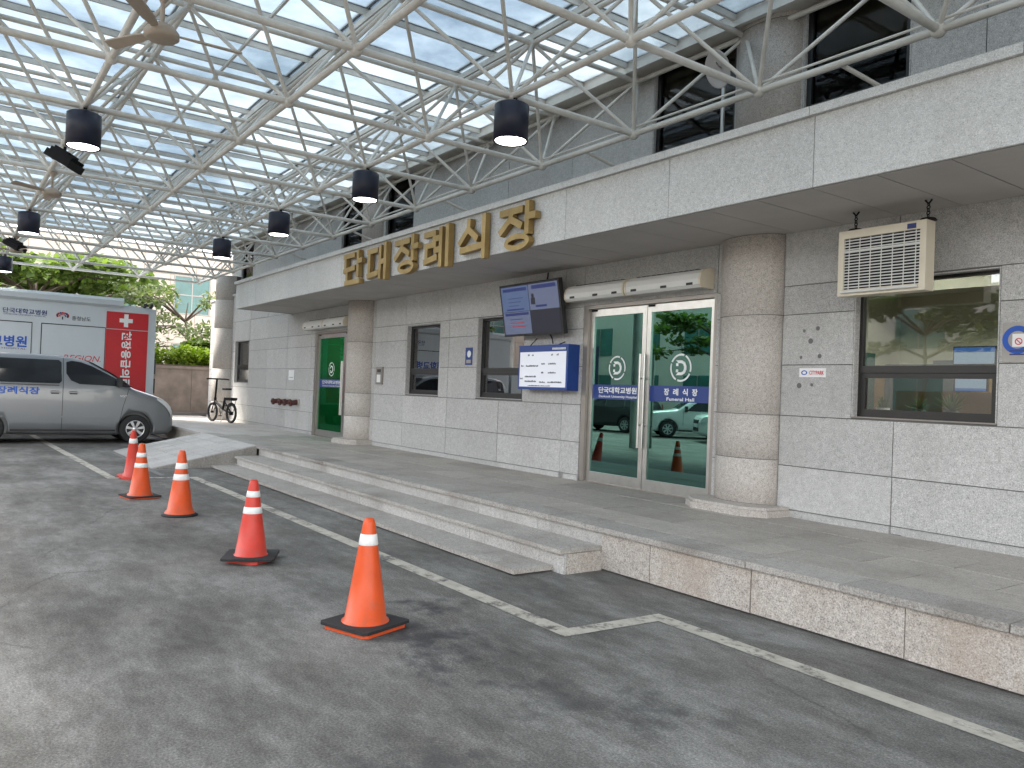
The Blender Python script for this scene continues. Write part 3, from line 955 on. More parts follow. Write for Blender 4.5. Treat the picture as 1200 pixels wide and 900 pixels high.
# ------------------------------------------------------------------ space frame canopy
K = 0.925
S = 1.93*K
BX0, BY0 = -3.60*K, 7.13*K              # first node of the lower grid (row nearest the wall)
ZB, ZT = 1.6+3.40*K, 1.6+4.62*K
IX0, IX1, JY = -4, 13, 5                # node index ranges: X = BX0 - i*S, Y = BY0 - j*S
def bn(i, j): return Vector((BX0-i*S, BY0-j*S, ZB))
def tn(i, j): return Vector((BX0-(i+.5)*S, BY0-(j-.5)*S, ZT))      # upper grid is half a bay off
canopy = thing('space_frame_canopy', 'off-white steel space frame canopy with blue-tinted glazed roof', 'canopy', (-12, 2, 0))
chords, diags, nodes = [], [], []
for i in range(IX0, IX1+1):
    for j in range(JY+1):
        nodes.append(bn(i, j))
        if i < IX1: chords.append((bn(i, j), bn(i+1, j), .035))
        if j < JY: chords.append((bn(i, j), bn(i, j+1), .035))
        for di in (-1, 0):
            for dj in (0, 1):
                a, b = i+di, j+dj
                if IX0-1 <= a <= IX1 and 0 <= b <= JY+1:
                    diags.append((bn(i, j), tn(a, b), .022))
for i in range(IX0-1, IX1+1):
    for j in range(JY+2):
        nodes.append(tn(i, j))
        if i < IX1: chords.append((tn(i, j), tn(i+1, j), .032))
        if j < JY+1: chords.append((tn(i, j), tn(i, j+1), .032))
cyl = MB().tube((0, 0, -.5), (0, 0, .5), 1, 1, 12, False).mesh('round_bar', 'truss_paint')
ball = MB().lathe([(0, -1), (.5, -.87), (.87, -.5), (1, 0), (.87, .5), (.5, .87), (0, 1)], n=10).mesh('ball_node', 'truss_paint')
camp = Vector((0, 0, CAM_H))
def screen_size(p, size):
    d = p-camp
    z = d.dot(fw)
    if z < .3: return -1/(1+d.length)
    u, v = d.dot(r2)/z, d.dot(u2)/z
    if abs(u) > .75 or abs(v) > .6: return -1/(1+d.length)
    return size/z
def bar_obj(name, a, b, r, parent):
    o = link(name, cyl, parent)
    d = b-a
    o.location = (a+b)/2
    o.rotation_euler = d.to_track_quat('Z', 'Y').to_euler()
    o.scale = (r, r, d.length)
    return o
def split_parts(lst, name, stuffname):
    lst.sort(key=lambda t: -screen_size((t[0]+t[1])/2, (t[1]-t[0]).length))
    for a, b, r in lst[:300]: bar_obj(name, a, b, r, canopy)
    if lst[300:]:
        m = MB()
        for a, b, r in lst[300:]: m.tube(a, b, r, r, 8, False)
        tag(m.build(stuffname, 'truss_paint', canopy, fix=False), kind='stuff')
split_parts(chords, 'chord_bar', 'outer_chord_bars')
split_parts(diags, 'diagonal_bar', 'outer_diagonal_bars')
nodes.sort(key=lambda p: -screen_size(p, .14))
m = MB()
for k, p in enumerate(nodes):
    if k < 300:
        o = link('ball_node', ball, canopy); o.location = p; o.scale = (.068,)*3
    else:
        m.lathe([(0, -.068), (.05, -.045), (.068, 0), (.05, .045), (0, .068)], p, 8)
if m.v: tag(m.build('outer_ball_nodes', 'truss_paint', canopy, fix=False), kind='stuff')
# glazing bars and panes
GX0, GX1 = BX0-(IX1+.5)*S-.15, BX0-(IX0-.5)*S+.15
GY0, GY1 = BY0-(JY+.5)*S-.15, 7.28
ZG = ZT+.20
ys = [tn(0, j).y for j in range(JY+1, -1, -1)]
ys[0] = GY0; ys[-1] = GY1
xs = []
n = 2*(IX1-IX0+1)
xs = [GX0] + [BX0-(IX1+.5)*S + k*S/2 for k in range(1, n)] + [GX1]
ubar = unit_box('truss_paint')
for k, x in enumerate(xs):
    w_ = .042 if k % 2 == 0 else .024
    slab('glazing_bar', 'truss_paint', canopy, x-w_/2, x+w_/2, GY0, GY1, ZG-.085, ZG-.012)
    canopy_child = None
for j in range(len(ys)):
    slab('purlin', 'truss_paint', canopy, GX0, GX1, ys[j]-.03, ys[j]+.03, ZG-.16, ZG-.087)
    if j < len(ys)-1:
        ym = (ys[j]+ys[j+1])/2
        if j % 2: slab('purlin', 'truss_paint', canopy, GX0, GX1, ym-.015, ym+.015, ZG-.125, ZG-.089)
pane = unit_box('roof_pane')
for a, b in zip(xs, xs[1:]):
    for y0, y1 in zip(ys, ys[1:]):
        o = slab('roof_pane', 'roof_pane', canopy, a+.008, b-.008, y0+.006, y1-.006, ZG-.006, ZG)
for x in xs:
    slab('glazing_cap', 'truss_paint', canopy, x-.022, x+.022, GY0, GY1, ZG+.001, ZG+.012)
for y in ys:
    slab('glazing_cap', 'truss_paint', canopy, GX0, GX1, y-.032, y+.032, ZG+.0125, ZG+.022)
slab('gutter', 'truss_paint', canopy, GX0, GX1, GY1+.005, UY-.02, ZG-.12, ZG+.02)
for p in (tn(i, JY+1) for i in (-3, 1, 8, 12)):
    m = MB().tube((p.x, p.y, 0), (p.x, p.y, ZB), .14, n=18).tube((p.x, p.y, ZB), p, .08, n=10)
    m.build('support_post', 'truss_paint', canopy)
# struts from the lower chord back to the wall
for i in range(IX0, IX1, 2):
    p = (bn(i, 0)+bn(i+1, 0))/2
    if p.x < FX0: continue
    MB().tube(p, (p.x+.45, UY-.002, ZB-.42), .022, n=8).box(p.x+.36, p.x+.54, UY-.014, UY-.001, ZB-.52, ZB-.32).build('wall_strut', 'truss_paint', canopy)
m = MB()
pts = [bn(i, 0)+Vector((0, -.02, .07)) for i in range(IX0, IX1)]
m.path(pts, .012, 6).build('cable_conduit', 'truss_paint', canopy)

# lamps hanging from the frame
def downlight(i, j, label):
    p = bn(i, j)
    t = thing('pendant_downlight', label, 'lamp', (p.x, p.y, p.z-.48), group='dark cylinder lamps under the canopy')
    r, h = .185, .40
    MB().lathe([(r-.02, .012), (r, 0), (r, h-.02), (r-.03, h), (0.0, h)], n=28).build('housing', 'lamp_navy', t, False)
    MB().lathe([(0, .006), (r-.021, .010)], n=28).build('lens', 'lamp_glow', t, False, fix=False)
    MB().tube((0, 0, h), (0, 0, h+.05), .03, n=8).box(-.07, .07, -.02, .02, h+.03, h+.06).build('bracket', 'black_metal', t, False)
    return t
near = ['largest dark cylinder lamp, left of the right-hand upper window', 'dark cylinder lamp above the gold sign, next one left of the largest', 'dark cylinder lamp in the middle of the canopy row', 'smallest dark cylinder lamp of the row along the wall']
for k, i in enumerate((2, 4, 6, 8)): downlight(i, 1, near[k])
for k, i in enumerate((4, 8, 12)): downlight(i, 3, ['large dark cylinder lamp at the upper left, beside the black floodlight', 'mid-size dark cylinder lamp at the left edge below the far ceiling fan', 'dark cylinder lamp at the far left edge above the white truck'][k])
for k, i in enumerate((0, -2)): pass
def flood(i, j, label):
    p = bn(i, j)
    t = thing('floodlight', label, 'floodlight', (p.x, p.y, p.z-.26), R_(150), 'black floodlights under the canopy')
    M_ = Matrix.Rotation(R_(28), 3, 'X')
    MB().obox((0, 0, 0), (.44, .34, .10), M_).obox((0, -.01, .09), (.30, .2, .1), M_).build('housing', 'black_metal', t, False)
    MB().obox(M_ @ Vector((0, 0, -.053)), (.40, .30, .006), M_).build('lens', 'glass_car', t, False)
    m = MB()
    for k in range(7): m.obox(M_ @ Vector((-.18+.06*k, .0, .07)), (.012, .30, .06), M_)
    tag(m.build('cooling_fins', 'black_metal', t, False), kind='stuff')
    MB().tube((0, 0, .1), (0, 0, .30), .02, n=8).build('stem', 'black_metal', t, False)
flood(5, 3, 'black finned floodlight hanging below the large lamp at upper left')
flood(10, 3, 'small black floodlight at the far left edge of the canopy')
def fan(i, j, ang, label):
    p = bn(i, j)
    t = thing('ceiling_fan', label, 'fan', (p.x, p.y+(.10 if i == 2 else .03), 4.34), ang, 'brown ceiling fans under the canopy')
    MB().lathe([(0, 0), (.11, .0), (.135, .02), (.135, .06), (.10, .10), (.05, .13), (.0, .135)], n=28).build('motor', 'fan_brown', t, False)
    MB().tube((0, 0, .13), (0, 0, ZB-4.30), .018, n=8).lathe([(.02, .30), (.06, .36), (.06, .38), (0, .38)], n=14).build('rod', 'fan_brown', t, False)
    for k in range(3):
        a = 2*math.pi*k/3
        rot = Matrix.Rotation(a, 3, 'Z')
        m = MB()
        m.prism([(.14, -.025), (.28, -.045), (.62, -.055), (.64, 0.0), (.62, .055), (.28, .045), (.14, .025)], lambda u, v, d: rot @ Vector((u, v, .06+d+v*.25)), -.006, .006)
        m.build('blade', 'fan_brown', t, False)
fan(2, 3, R_(88), 'near brown ceiling fan at the top left of the canopy')
fan(6, 3, R_(62), 'brown ceiling fan in the left middle of the canopy')
fan(10, 3, R_(20), 'far brown ceiling fan at the left edge')
dish = thing('satellite_dish', 'small grey satellite dish beside the upper pilaster', 'dish', (-5.95, 7.0, FZ1))
M_ = Matrix.Rotation(R_(115), 3, 'X') @ Matrix.Rotation(R_(15), 3, 'Y')
M_ = Matrix.Rotation(R_(-30), 3, 'Z') @ M_
MB().lathe([(0, 0), (.10, .012), (.2, .05), (.21, .055), (.205, .06), (.19, .056), (0, .012)], (-5.95, 7.0, 5.35), 24, M_).build('reflector', 'soffit', dish)
MB().tube((-5.95, 7.05, FZ1+.003), (-5.95, 7.05, 5.4), .022, n=8).tube((-5.95, 7.0, 5.35), (-5.8, 6.72, 5.3), .01, n=6).build('mast', 'steel', dish)

# ------------------------------------------------------------------ gold sign
def glyph_strokes(ch):
    if ch == '단': return [[(.0, .93), (.56, .93)], [(.08, .93), (.08, .47)], [(.02, .47), (.60, .52)], [(.80, 1), (.80, .26)], [(.80, .70), (1, .70)], [(.2, .36), (.2, .07)], [(.13, .07), (.90, .07)]]
    if ch == '대': return [[(.0, .88), (.46, .88)], [(.08, .88), (.08, .14)], [(.02, .14), (.52, .20)], [(.64, .94), (.64, .05)], [(.64, .50), (.90, .50)], [(.90, 1), (.90, .0)]]
    if ch == '장': return [[(.04, .90), (.64, .90)], [(.38, .90), (.30, .70), (.04, .47)], [(.34, .72), (.64, .54)], [(.82, 1), (.82, .36)], [(.82, .70), (1.02, .70)], 'O']
    if ch == '례': return [[(.0, .90), (.40, .90)], [(.38, .90), (.38, .60)], [(.04, .60), (.42, .60)], [(.08, .60), (.08, .18)], [(.02, .18), (.48, .25)], [(.40, .74), (.66, .74)], [(.44, .44), (.66, .44)], [(.66, .96), (.66, .03)], [(.92, 1), (.92, 0)]]
    if ch == '식': return [[(.32, .96), (.30, .76), (.02, .46)], [(.30, .76), (.60, .50)], [(.84, 1), (.84, .02)], [(.08, .26), (.84, .30)]]
sign = thing('gold_sign', 'six raised gold Korean letters across the granite fascia', 'sign', (-10.6, FY, FZ0))
for k, ch in enumerate('단대장례식장'):
    x0 = -13.52 + k*.988
    W_, H_, T_ = .74, .565, .088
    z0 = FZ0-.03
    m = MB()
    dpt = .075
    for q, st in enumerate(glyph_strokes(ch)):
        dd = dpt + .002*q
        yy0 = FY-.02
        if st == 'O':
            n = 26
            cx_, cz_, rx, rz = .55, .17, .36*W_, .19*H_
            P = []
            for s_ in (1, 0):
                for i in range(n):
                    a = 2*math.pi*i/n
                    e = T_*.95*(1-s_)
                    P.append((x0+cx_*W_+(rx-e)*math.cos(a), z0+cz_*H_+(rz-e*.85)*math.sin(a)))
            vs_ = [(a, yy0-dd, b) for a, b in P]+[(a, yy0, b) for a, b in P]
            fr = [(i, (i+1) % n, n+(i+1) % n, n+i) for i in range(n)]
            m.cur = 0; m.add(vs_, fr)
            m.cur = 1; m.add(vs_, [(i, (i+1) % n, 2*n+(i+1) % n, 2*n+i) for i in range(n)]+[(n+i, n+(i+1) % n, 3*n+(i+1) % n, 3*n+i) for i in range(n)])
            continue
        for (a, b), (c, d) in zip(st, st[1:]):
            p = Vector((x0+a*W_, z0+b*H_)); e = Vector((x0+c*W_, z0+d*H_))
            t_ = (e-p).normalized(); n_ = Vector((-t_.y, t_.x))*T_/2
            ex = t_*(T_*.35)
            dd += .0007
            Q = [p-ex+n_, e+ex+n_, e+ex-n_, p-ex-n_]
            vs_ = [(v.x, yy0-dd, v.y) for v in Q]+[(v.x, yy0, v.y) for v in Q]
            m.cur = 0; m.add(vs_, [(0, 1, 2, 3)])
            m.cur = 1; m.add(vs_, [(0, 1, 5, 4), (1, 2, 6, 5), (2, 3, 7, 6), (3, 0, 4, 7)])
    m.build('letter', ['gold', 'gold_side'], sign)

# ------------------------------------------------------------------ things on the wall
def air_curtain(x0, x1, z, label):
    t = thing('air_curtain', label, 'air curtain', ((x0+x1)/2, WY, z), group='air curtains over the doors')
    prof = [(0, 0), (-.20, 0), (-.235, .035), (-.24, .10), (-.215, .17), (-.16, .215), (-.08, .235), (0, .235)]
    MB().prism(prof, lambda a, b, d: (d, WY-.004+a, z+b), x0+.03, x1-.03).build('casing', 'air_white', t)
    for a, b in ((x0, x0+.03), (x1-.03, x1)):
        MB().prism([(u*1.03, v*1.03-.004) for u, v in prof], lambda u, v, d: (d, WY-.003+u, z+v), a, b).build('end_cap', 'beige_paint', t)
    for xx in (x0+.12, (x0+x1)/2, x1-.22):
        MB().box(xx, xx+.10, WY-.243, WY-.236, z+.035, z+.065).build('badge', 'plastic_black', t)
    m = MB()
    for k in range(12):
        xx = x0+.08+k*(x1-x0-.2)/12
        m.box(xx, xx+.06, WY-.10, WY-.04, z+.231, z+.242)
    tag(m.build('intake_slots', 'plastic_black', t), kind='stuff')
air_curtain(-8.78, -7.58, 2.93, 'left white air curtain above the main glass doors')
air_curtain(-7.56, -6.28, 2.93, 'right white air curtain above the main glass doors')
air_curtain(-18.9, -17.68, 2.95, 'left white air curtain over the green far door')
air_curtain(-17.66, -16.45, 2.95, 'right white air curtain over the green far door, by the column')

tv = thing('display_screen', 'large wall screen tilted forward between window and air curtain', 'screen', (-9.55, 7.2, 2.5))
tx0, tx1, th = -10.27, -8.80, .80
yb, yt, zb = 7.20, 7.05, 2.48
sv = Vector((0, yt-yb, 1)); sv = sv/ math.sqrt((yt-yb)**2+1); nv = Vector((0, -1, (yt-yb))).normalized()
nv = Vector((0, -math.cos(math.atan2(yb-yt, th)), -math.sin(math.atan2(yb-yt, th))))
sv = Vector((0, -math.sin(math.atan2(yb-yt, th)), math.cos(math.atan2(yb-yt, th))))
def tvp(u, v, d): return Vector((tx0, yb, zb)) + Vector((1, 0, 0))*u*(tx1-tx0) + sv*v*th + nv*d
def tvrect(name, u0, u1, v0, v1, d0, d1, mat):
    return MB().prism([(u0, v0), (u1, v0), (u1, v1), (u0, v1)], tvp, d0, d1).build(name, mat, tv)
tvrect('casing', 0, 1, 0, 1, -.07, 0, 'plastic_black')
tvrect('screen_panel', .025, .495, .475, .955, .001, .004, 'screen_mid')
tvrect('screen_panel', .505, .975, .475, .955, .001, .004, 'screen_pale')
tvrect('screen_panel', .025, .495, .045, .465, .001, .004, 'screen_pale')
tvrect('screen_panel', .505, .975, .045, .465, .001, .004, 'screen_dark')
for u0, u1, v0, v1 in ((.06, .47, .86, .92), (.56, .95, .86, .93), (.06, .47, .40, .45), (.60, .78, .52, .56), (.10, .40, .50, .53)):
    tvrect('screen_bar', u0, u1, v0, v1, .005, .006, 'screen_navy')
for k in range(3):
    tvrect('screen_bar', .14, .40-.04*k, .72-.07*k, .735-.07*k, .005, .006, 'screen_blue')
    tvrect('screen_bar', .14, .36+.02*k, .32-.07*k, .335-.07*k, .005, .006, 'ink_red' if k else 'screen_blue')
tvrect('screen_portrait', .53, .60, .58, .70, .005, .006, 'screen_dark')
tvrect('screen_portrait', .545, .585, .70, .78, .005, .006, 'ink_dark')
MB().box(-9.75, -9.3, 7.23, WY-.003, 2.7, 3.0).tube((-9.5, 7.18, 2.9), (-9.5, 7.3, 2.85), .03).build('wall_bracket', 'black_metal', tv)
for pts_, r_ in (([(-9.42, 7.25, 3.2), (-9.44, 7.36, 3.35), (-9.44, 7.37, 3.44)], .012), ([(-9.3, 7.25, 2.6), (-9.28, 7.36, 2.45), (-9.25, 7.36, 2.36)], .01), ([(-8.85, 7.2, 2.93), (-8.8, 7.36, 3.0), (-8.72, 7.37, 3.02)], .01)):
    MB().path(pts_, r_).build('cable', 'black_rubber', tv)

nb = thing('notice_board', 'blue wall box with a white notice of printed opening hours', 'notice board', (-9.3, WY, 1.66))
bx0, bx1, bz0, bz1, by = -9.86, -8.68, 1.67, 2.33, 7.19
MB().box(bx0, bx1, by, WY-.003, bz0, bz1).build('box', 'blue_box', nb)
MB().box(bx0+.04, bx1-.04, by-.006, by-.001, bz0+.04, bz1-.10).build('white_face', 'board_white', nb)
m = MB()
def ink(u0, u1, v, h=.022):
    # row of tiny illegible print strokes
    x = u0
    while x < u1:
        w = rnd.uniform(.006, .02)
        m.box(x, min(x+w, u1), by-.009, by-.0065, v, v+h*rnd.uniform(.5, 1))
        x += w+rnd.uniform(.005, .012)
for u, v in ((.24, .50), (.34, .50), (.80, .50), (.93, .50)): ink(bx0+u, bx0+u+.04, bz0+v, .03)
for u0, u1, v in ((.08, .13, .34), (.20, .50, .34), (.58, .66, .37), (.74, .92, .37), (.58, .64, .24), (.74, .92, .24), (.06, .13, .15), (.18, .46, .18), (.18, .46, .11), (.54, .68, .10), (.74, 1.06, .10), (.26, .80, .05)):
    ink(bx0+u0, bx0+u1, bz0+v, .028 if v > .06 else .016)
tag(m.build('print', 'ink_dark', nb), kind='stuff')
m = MB()
x = bx1-.36
while x < bx1-.06:
    m.box(x, x+.018, by-.004, by-.001, bz1-.075, bz1-.045); x += .028
tag(m.build('heading', 'decal_white', nb), kind='stuff')
MB().tube((bx0+.2, by+.06, bz1), (bx0+.2, WY-.03, bz1+.12), .008, n=6).build('cable', 'black_rubber', nb)
MB().tube((bx1-.3, by+.06, bz1), (bx1-.3, WY-.03, bz1+.05), .008, n=6).build('cable', 'black_rubber', nb)

ht = thing('hanging_heater', 'beige box heater with wire grille hung by chains under the soffit', 'heater', (-3.95, 6.85, 2.6))
hx0, hx1, hy0, hy1, hz0, hz1 = -4.36, -3.53, 6.90, 7.05, 2.64, 3.255
b = MB()
t_ = .055
b.box(hx0, hx1, hy0+.03, hy1, hz0, hz1)
b.box(hx0, hx0+t_, hy0, hy0+.03, hz0, hz1).box(hx1-t_, hx1, hy0, hy0+.03, hz0, hz1).box(hx0+t_, hx1-t_, hy0, hy0+.03, hz1-.075, hz1).box(hx0+t_, hx1-t_, hy0, hy0+.03, hz0, hz0+.06)
b.build('casing', 'beige_paint', ht)
MB().box(hx0+t_, hx1-t_, hy0+.022, hy0+.029, hz0+.06, hz1-.075).build('dark_recess', 'black_metal', ht)
for k in range(17):
    z = hz0+.075+k*.0275
    slab('grille_wire', 'air_white', ht, hx0+t_, hx1-t_, hy0+.006, hy0+.012, z, z+.010)
for k in range(7):
    x = hx0+t_+.05+k*.105
    slab('grille_bar', 'air_white', ht, x, x+.007, hy0+.001, hy0+.006, hz0+.06, hz1-.075)
slab('grille_bar', 'air_white', ht, hx0+t_, hx1-t_, hy0-.002, hy0+.004, hz1-.205, hz1-.190)
MB().tube((hx0+.05, hy0-.02, hz0+.035), (hx1-.06, hy0-.02, hz0+.035), .014, n=8).build('handle_rail', 'air_white', ht)
MB().box(hx1-.17, hx1-.09, hy0-.004, hy0-.001, hz1-.065, hz1-.02).build('badge', 'ink_navy', ht)
for x in (hx0+.12, hx1-.03):
    m = MB()
    z = hz1
    k = 0
    while z < FZ0-.05:
        m.ring((x, hy0+.08, z+.02), .014, .005, Matrix.Rotation(R_(90), 3, 'X') @ Matrix.Rotation(R_(90*(k % 2)), 3, 'Y') if k % 2 == 0 else Matrix.Rotation(R_(90), 3, 'Y'), 10, 5)
        z += .025; k += 1
    m.path([(x-.03, hy0+.08, FZ0-.01), (x, hy0+.08, z), (x+.03, hy0+.08, FZ0-.01)], .008)
    m.build('chain', 'black_metal', ht)
    MB().lathe([(.0, .03), (.06, .02), (.075, 0), (.0, 0)], (x, hy0+.08, hz1+.002), 14).build('hanger', 'black_metal', ht)

def flat_sign(name, x0, x1, z0, z1, mat, label, cat, y=WY-.008, th=.006):
    t = thing(name, label, cat, ((x0+x1)/2, WY, z0))
    MB().box(x0, x1, y, y+th, z0, z1).build('plate', mat, t)
    return t
st = flat_sign('sticker', -5.08, -4.77, 1.89, 1.985, 'sticker_white', 'small white sticker with red print on the granite right of the pilaster', 'sticker')
text('lettering', 'CITYPARK', 'ink_red', st, lambda p, q: (-4.875+p, WY-.0105, 1.937+q), .042, .17)
MB().lathe([(.022, 0), (.036, 0)], (-5.02, WY-.0105, 1.937), 16, Matrix.Rotation(R_(90), 3, 'X') @ Matrix.Scale(.7, 3, (0, 1, 0))).build('emblem', 'ink_blue', st, fix=False)
s2 = flat_sign('no_smoking_sign', -3.10, -2.78, 2.03, 2.37, 'shutter', 'clear plastic no-smoking plate with a blue ring, right of the office window', 'sign')
MB().lathe([(.075, 0), (.12, 0)], (-2.98, WY-.0105, 2.22), 30, Matrix.Rotation(R_(90), 3, 'X')).build('blue_ring', 'ink_blue', s2, fix=False)
MB().box(-3.02, -2.92, WY-.013, WY-.0112, 2.16, 2.27).build('white_card', 'sticker_white', s2)
MB().lathe([(.022, 0), (.03, 0)], (-2.97, WY-.015, 2.205), 20, Matrix.Rotation(R_(90), 3, 'X')).build('prohibition_ring', 'ink_red', s2, fix=False)
MB().obox((-2.97, WY-.0155, 2.205), (.05, .001, .008), Matrix.Rotation(R_(45), 3, 'Y')).build('prohibition_bar', 'ink_red', s2)
for z, w in ((2.12, .2), (2.09, .24)): MB().box(-3.04, -3.04+w, WY-.011, WY-.0085, z, z+.012).build('print_line', 'ink_navy', s2)
s3 = flat_sign('notice_plate', -11.72, -11.50, 2.06, 2.36, 'band_blue', 'small blue plate with a white pictogram between the two dark windows', 'sign')
MB().lathe([(.0, 0), (.06, 0)], (-11.6, WY-.011, 2.25), 20, Matrix.Rotation(R_(90), 3, 'X')).build('pictogram', 'decal_white', s3, fix=False)
MB().box(-11.68, -11.54, WY-.011, WY-.0085, 2.09, 2.15).build('print_line', 'shutter', s3)
s4 = flat_sign('paper_notice', -20.35, -19.95, 1.72, 1.98, 'sticker_white', 'white paper notice on the granite left of the far green door', 'notice')
MB().box(-20.28, -20.02, WY-.011, WY-.0085, 1.78, 1.80).build('print_line', 'shutter', s4)
ic = thing('intercom', 'grey intercom panel on the wall beside the left column', 'intercom', (-15.0, WY, 1.68))
MB().box(-15.16, -14.86, WY-.03, WY-.003, 1.68, 2.04).build('plate', 'jamb', ic)
MB().box(-15.09, -14.93, WY-.036, WY-.031, 1.93, 1.99).build('display', 'black_frame', ic)
MB().box(-15.09, -14.93, WY-.04, WY-.031, 1.72, 1.88).build('keypad', 'sticker_white', ic)

fv = thing('fire_inlet', 'dark red twin fire hose inlets on the wall left of the far door', 'fire inlet', (-20.3, WY, 1.05))
for x in (-20.95, -20.45, -20.1, -19.65):
    vl = MB().tube((x, WY-.003, 1.16), (x, WY-.16, 1.14), .07, .06, 14).tube((x, WY-.16, 1.14), (x, WY-.21, 1.135), .085, .085, 14).build('valve', 'valve_red', fv)
    MB().tube((x, WY-.211, 1.135), (x, WY-.24, 1.13), .03, .03, 8).build('cap_lug', 'valve_red', vl)
MB().box(-21.1, -19.5, WY-.02, WY-.003, 1.08, 1.24).build('back_plate', 'shutter', fv)
# anchor holes left in the stone beside the office window
for k, (x, z) in enumerate(((-5.04, 2.38), (-4.88, 2.40), (-4.96, 2.27), (-5.07, 2.10), (-4.85, 2.11), (-5.08, 1.80), (-4.93, 1.81))):
    m = MB().disc((x, WY-.0032, z), .018+.006*(k % 3), (0, -1, 0), 9)
    m.build('anchor_hole', 'joint', lower, fix=False)

# ------------------------------------------------------------------ traffic cones
def cone(loc, rotz, label, body, bands, base, h=.72, r0=.145, tilt=None):
    t = thing('traffic_cone', label, 'traffic cone', (loc[0], loc[1], 0), rotz, 'traffic cones in a row')
    def R(z): return r0 + (.036-r0)*((z-.03)/(h-.03))
    MB().lathe([(r0+.02, .03), (r0+.012, .055), (R(.065), .065), (R(h*.5), h*.5), (R(h-.05), h-.05), (.038, h-.02), (.028, h), (.0, h)], n=32).build('cone_body', body, t, False)
    for a, b in bands:
        a, b = a*h, b*h
        MB().lathe([(R(a)+.0005, a), (R(a)+.003, a+.003), (R(b)+.003, b-.003), (R(b)+.0005, b)], n=32).build('white_band', 'tape_white', t, False)
    def rsq(w, c):
        return [(-w, -w+c), (-w+c, -w), (w-c, -w), (w, -w+c), (w, w-c), (w-c, w), (-w+c, w), (-w, w-c)]
    if base == 'square':
        MB().prism(rsq(.20, .03), lambda a, b, d: (a, b, d), .003, .022).build('cone_foot', body, t, False)
        q = MB().prism(rsq(.215, .02), lambda a, b, d: (a, b, d+.018*(a*a*8)), .024, .044).build('rubber_weight', 'black_rubber', t, False)
    elif base == 'cross':
        MB().prism(rsq(.17, .04), lambda a, b, d: (a, b, d), .003, .03).build('cone_foot', body, t, False)
        MB().prism(rsq(.225, .02), lambda a, b, d: (a*math.cos(.5)-b*math.sin(.5), a*math.sin(.5)+b*math.cos(.5), d+.03*abs(a)), .032, .052).build('rubber_weight', 'black_rubber', t, False)
    elif base == 'round':
        MB().lathe([(0, .002), (.20, .002), (.205, .012), (.17, .03), (.16, .05), (0, .05)], n=30).build('rubber_weight', 'black_rubber', t, False)
    elif base == 'flat':
        MB().prism(rsq(.20, .02), lambda a, b, d: (a, b, d), .003, .02).build('cone_foot', body, t, False)
        MB().prism(rsq(.21, .02), lambda a, b, d: (a, b, d), .021, .038).build('rubber_weight', 'black_rubber', t, False)
    else:
        MB().prism(rsq(.19, .05), lambda a, b, d: (a, b, d), .003, .028).build('cone_foot', body, t, False)
    if tilt:
        t.rotation_euler = tilt
        t.location.z = .03
    return t
cone((-4.86, 2.36), R_(20), 'nearest orange cone with one white band and black square weight', 'orange_pvc', [(.76, .86)], 'square', .73)
cone((-7.18, 2.33), R_(35), 'pinkish red cone with two white bands and skewed black weight, second nearest', 'red_pvc', [(.59, .67), (.79, .865)], 'cross', .73)
cone((-9.94, 2.36), 0, 'blunt orange cone on a round black weight, third from the camera', 'orange_pvc', [(.55, .64), (.72, .81)], 'round', .77, .15)
cone((-11.62, 2.24), R_(10), 'orange cone with two white bands on a flat square foot, fourth from the camera', 'orange_pvc', [(.56, .64), (.75, .83)], 'flat', .73)
cone((-13.85, 2.55), 0, 'leaning red cone nearest the silver van, farthest of the row', 'red_pvc', [(.74, .84)], 'plain', .76, .135, (R_(6), R_(9), .3))

# ------------------------------------------------------------------ cars
def lerp_tab(tab, d):
    if d <= tab[0][0]: return tab[0][1]
    for (a, u), (b, v) in zip(tab, tab[1:]):
        if d <= b:
            t = (d-a)/(b-a)
            return u+(v-u)*t
    return tab[-1][1]
def smooth_tab(tab, d):
    e = .06
    return (lerp_tab(tab, d-e)+2*lerp_tab(tab, d)+lerp_tab(tab, d+e))/4

VAN = dict(L=5.12, top=[(0, .66), (.05, .86), (.13, 1.0), (.28, 1.13), (.6, 1.24), (.98, 1.36), (1.45, 1.69), (1.95, 1.97), (2.3, 2.06), (2.9, 2.10), (4.5, 2.09), (4.95, 2.02), (5.06, 1.7), (5.12, 1.1)],
           bot=[(0, .30), (.15, .22), (.6, .20), (4.8, .24), (5.12, .36)], w=[(0, .60), (.06, .76), (.18, .87), (.4, .935), (.9, .96), (4.7, .96), (5.0, .92), (5.12, .86)],
           belt=1.36, tumble=.24, wheels=(.92, 4.0), wr=.355,
           side=[[(2.60, 1.42), (3.92, 1.42), (3.94, 1.50), (3.94, 1.90), (3.90, 1.97), (2.62, 1.97), (2.56, 1.92), (2.55, 1.48)], [(1.02, 1.38), (1.6, 1.405), (2.18, 1.42), (2.36, 1.50), (2.46, 1.66), (2.46, 1.93), (2.35, 1.965), (2.15, 1.94), (1.92, 1.86), (1.60, 1.69), (1.25, 1.50)], [(4.05, 1.42), (4.85, 1.42), (4.9, 1.55), (4.88, 1.92), (4.8, 1.97), (4.05, 1.97)]],
           shield=(1.06, 1.95), seams=[[(2.52, .26), (2.52, 1.40), (2.52, 2.02)], [(1.30, .45), (1.22, .9), (1.10, 1.34)], [(3.98, .4), (3.98, 2.02)]])
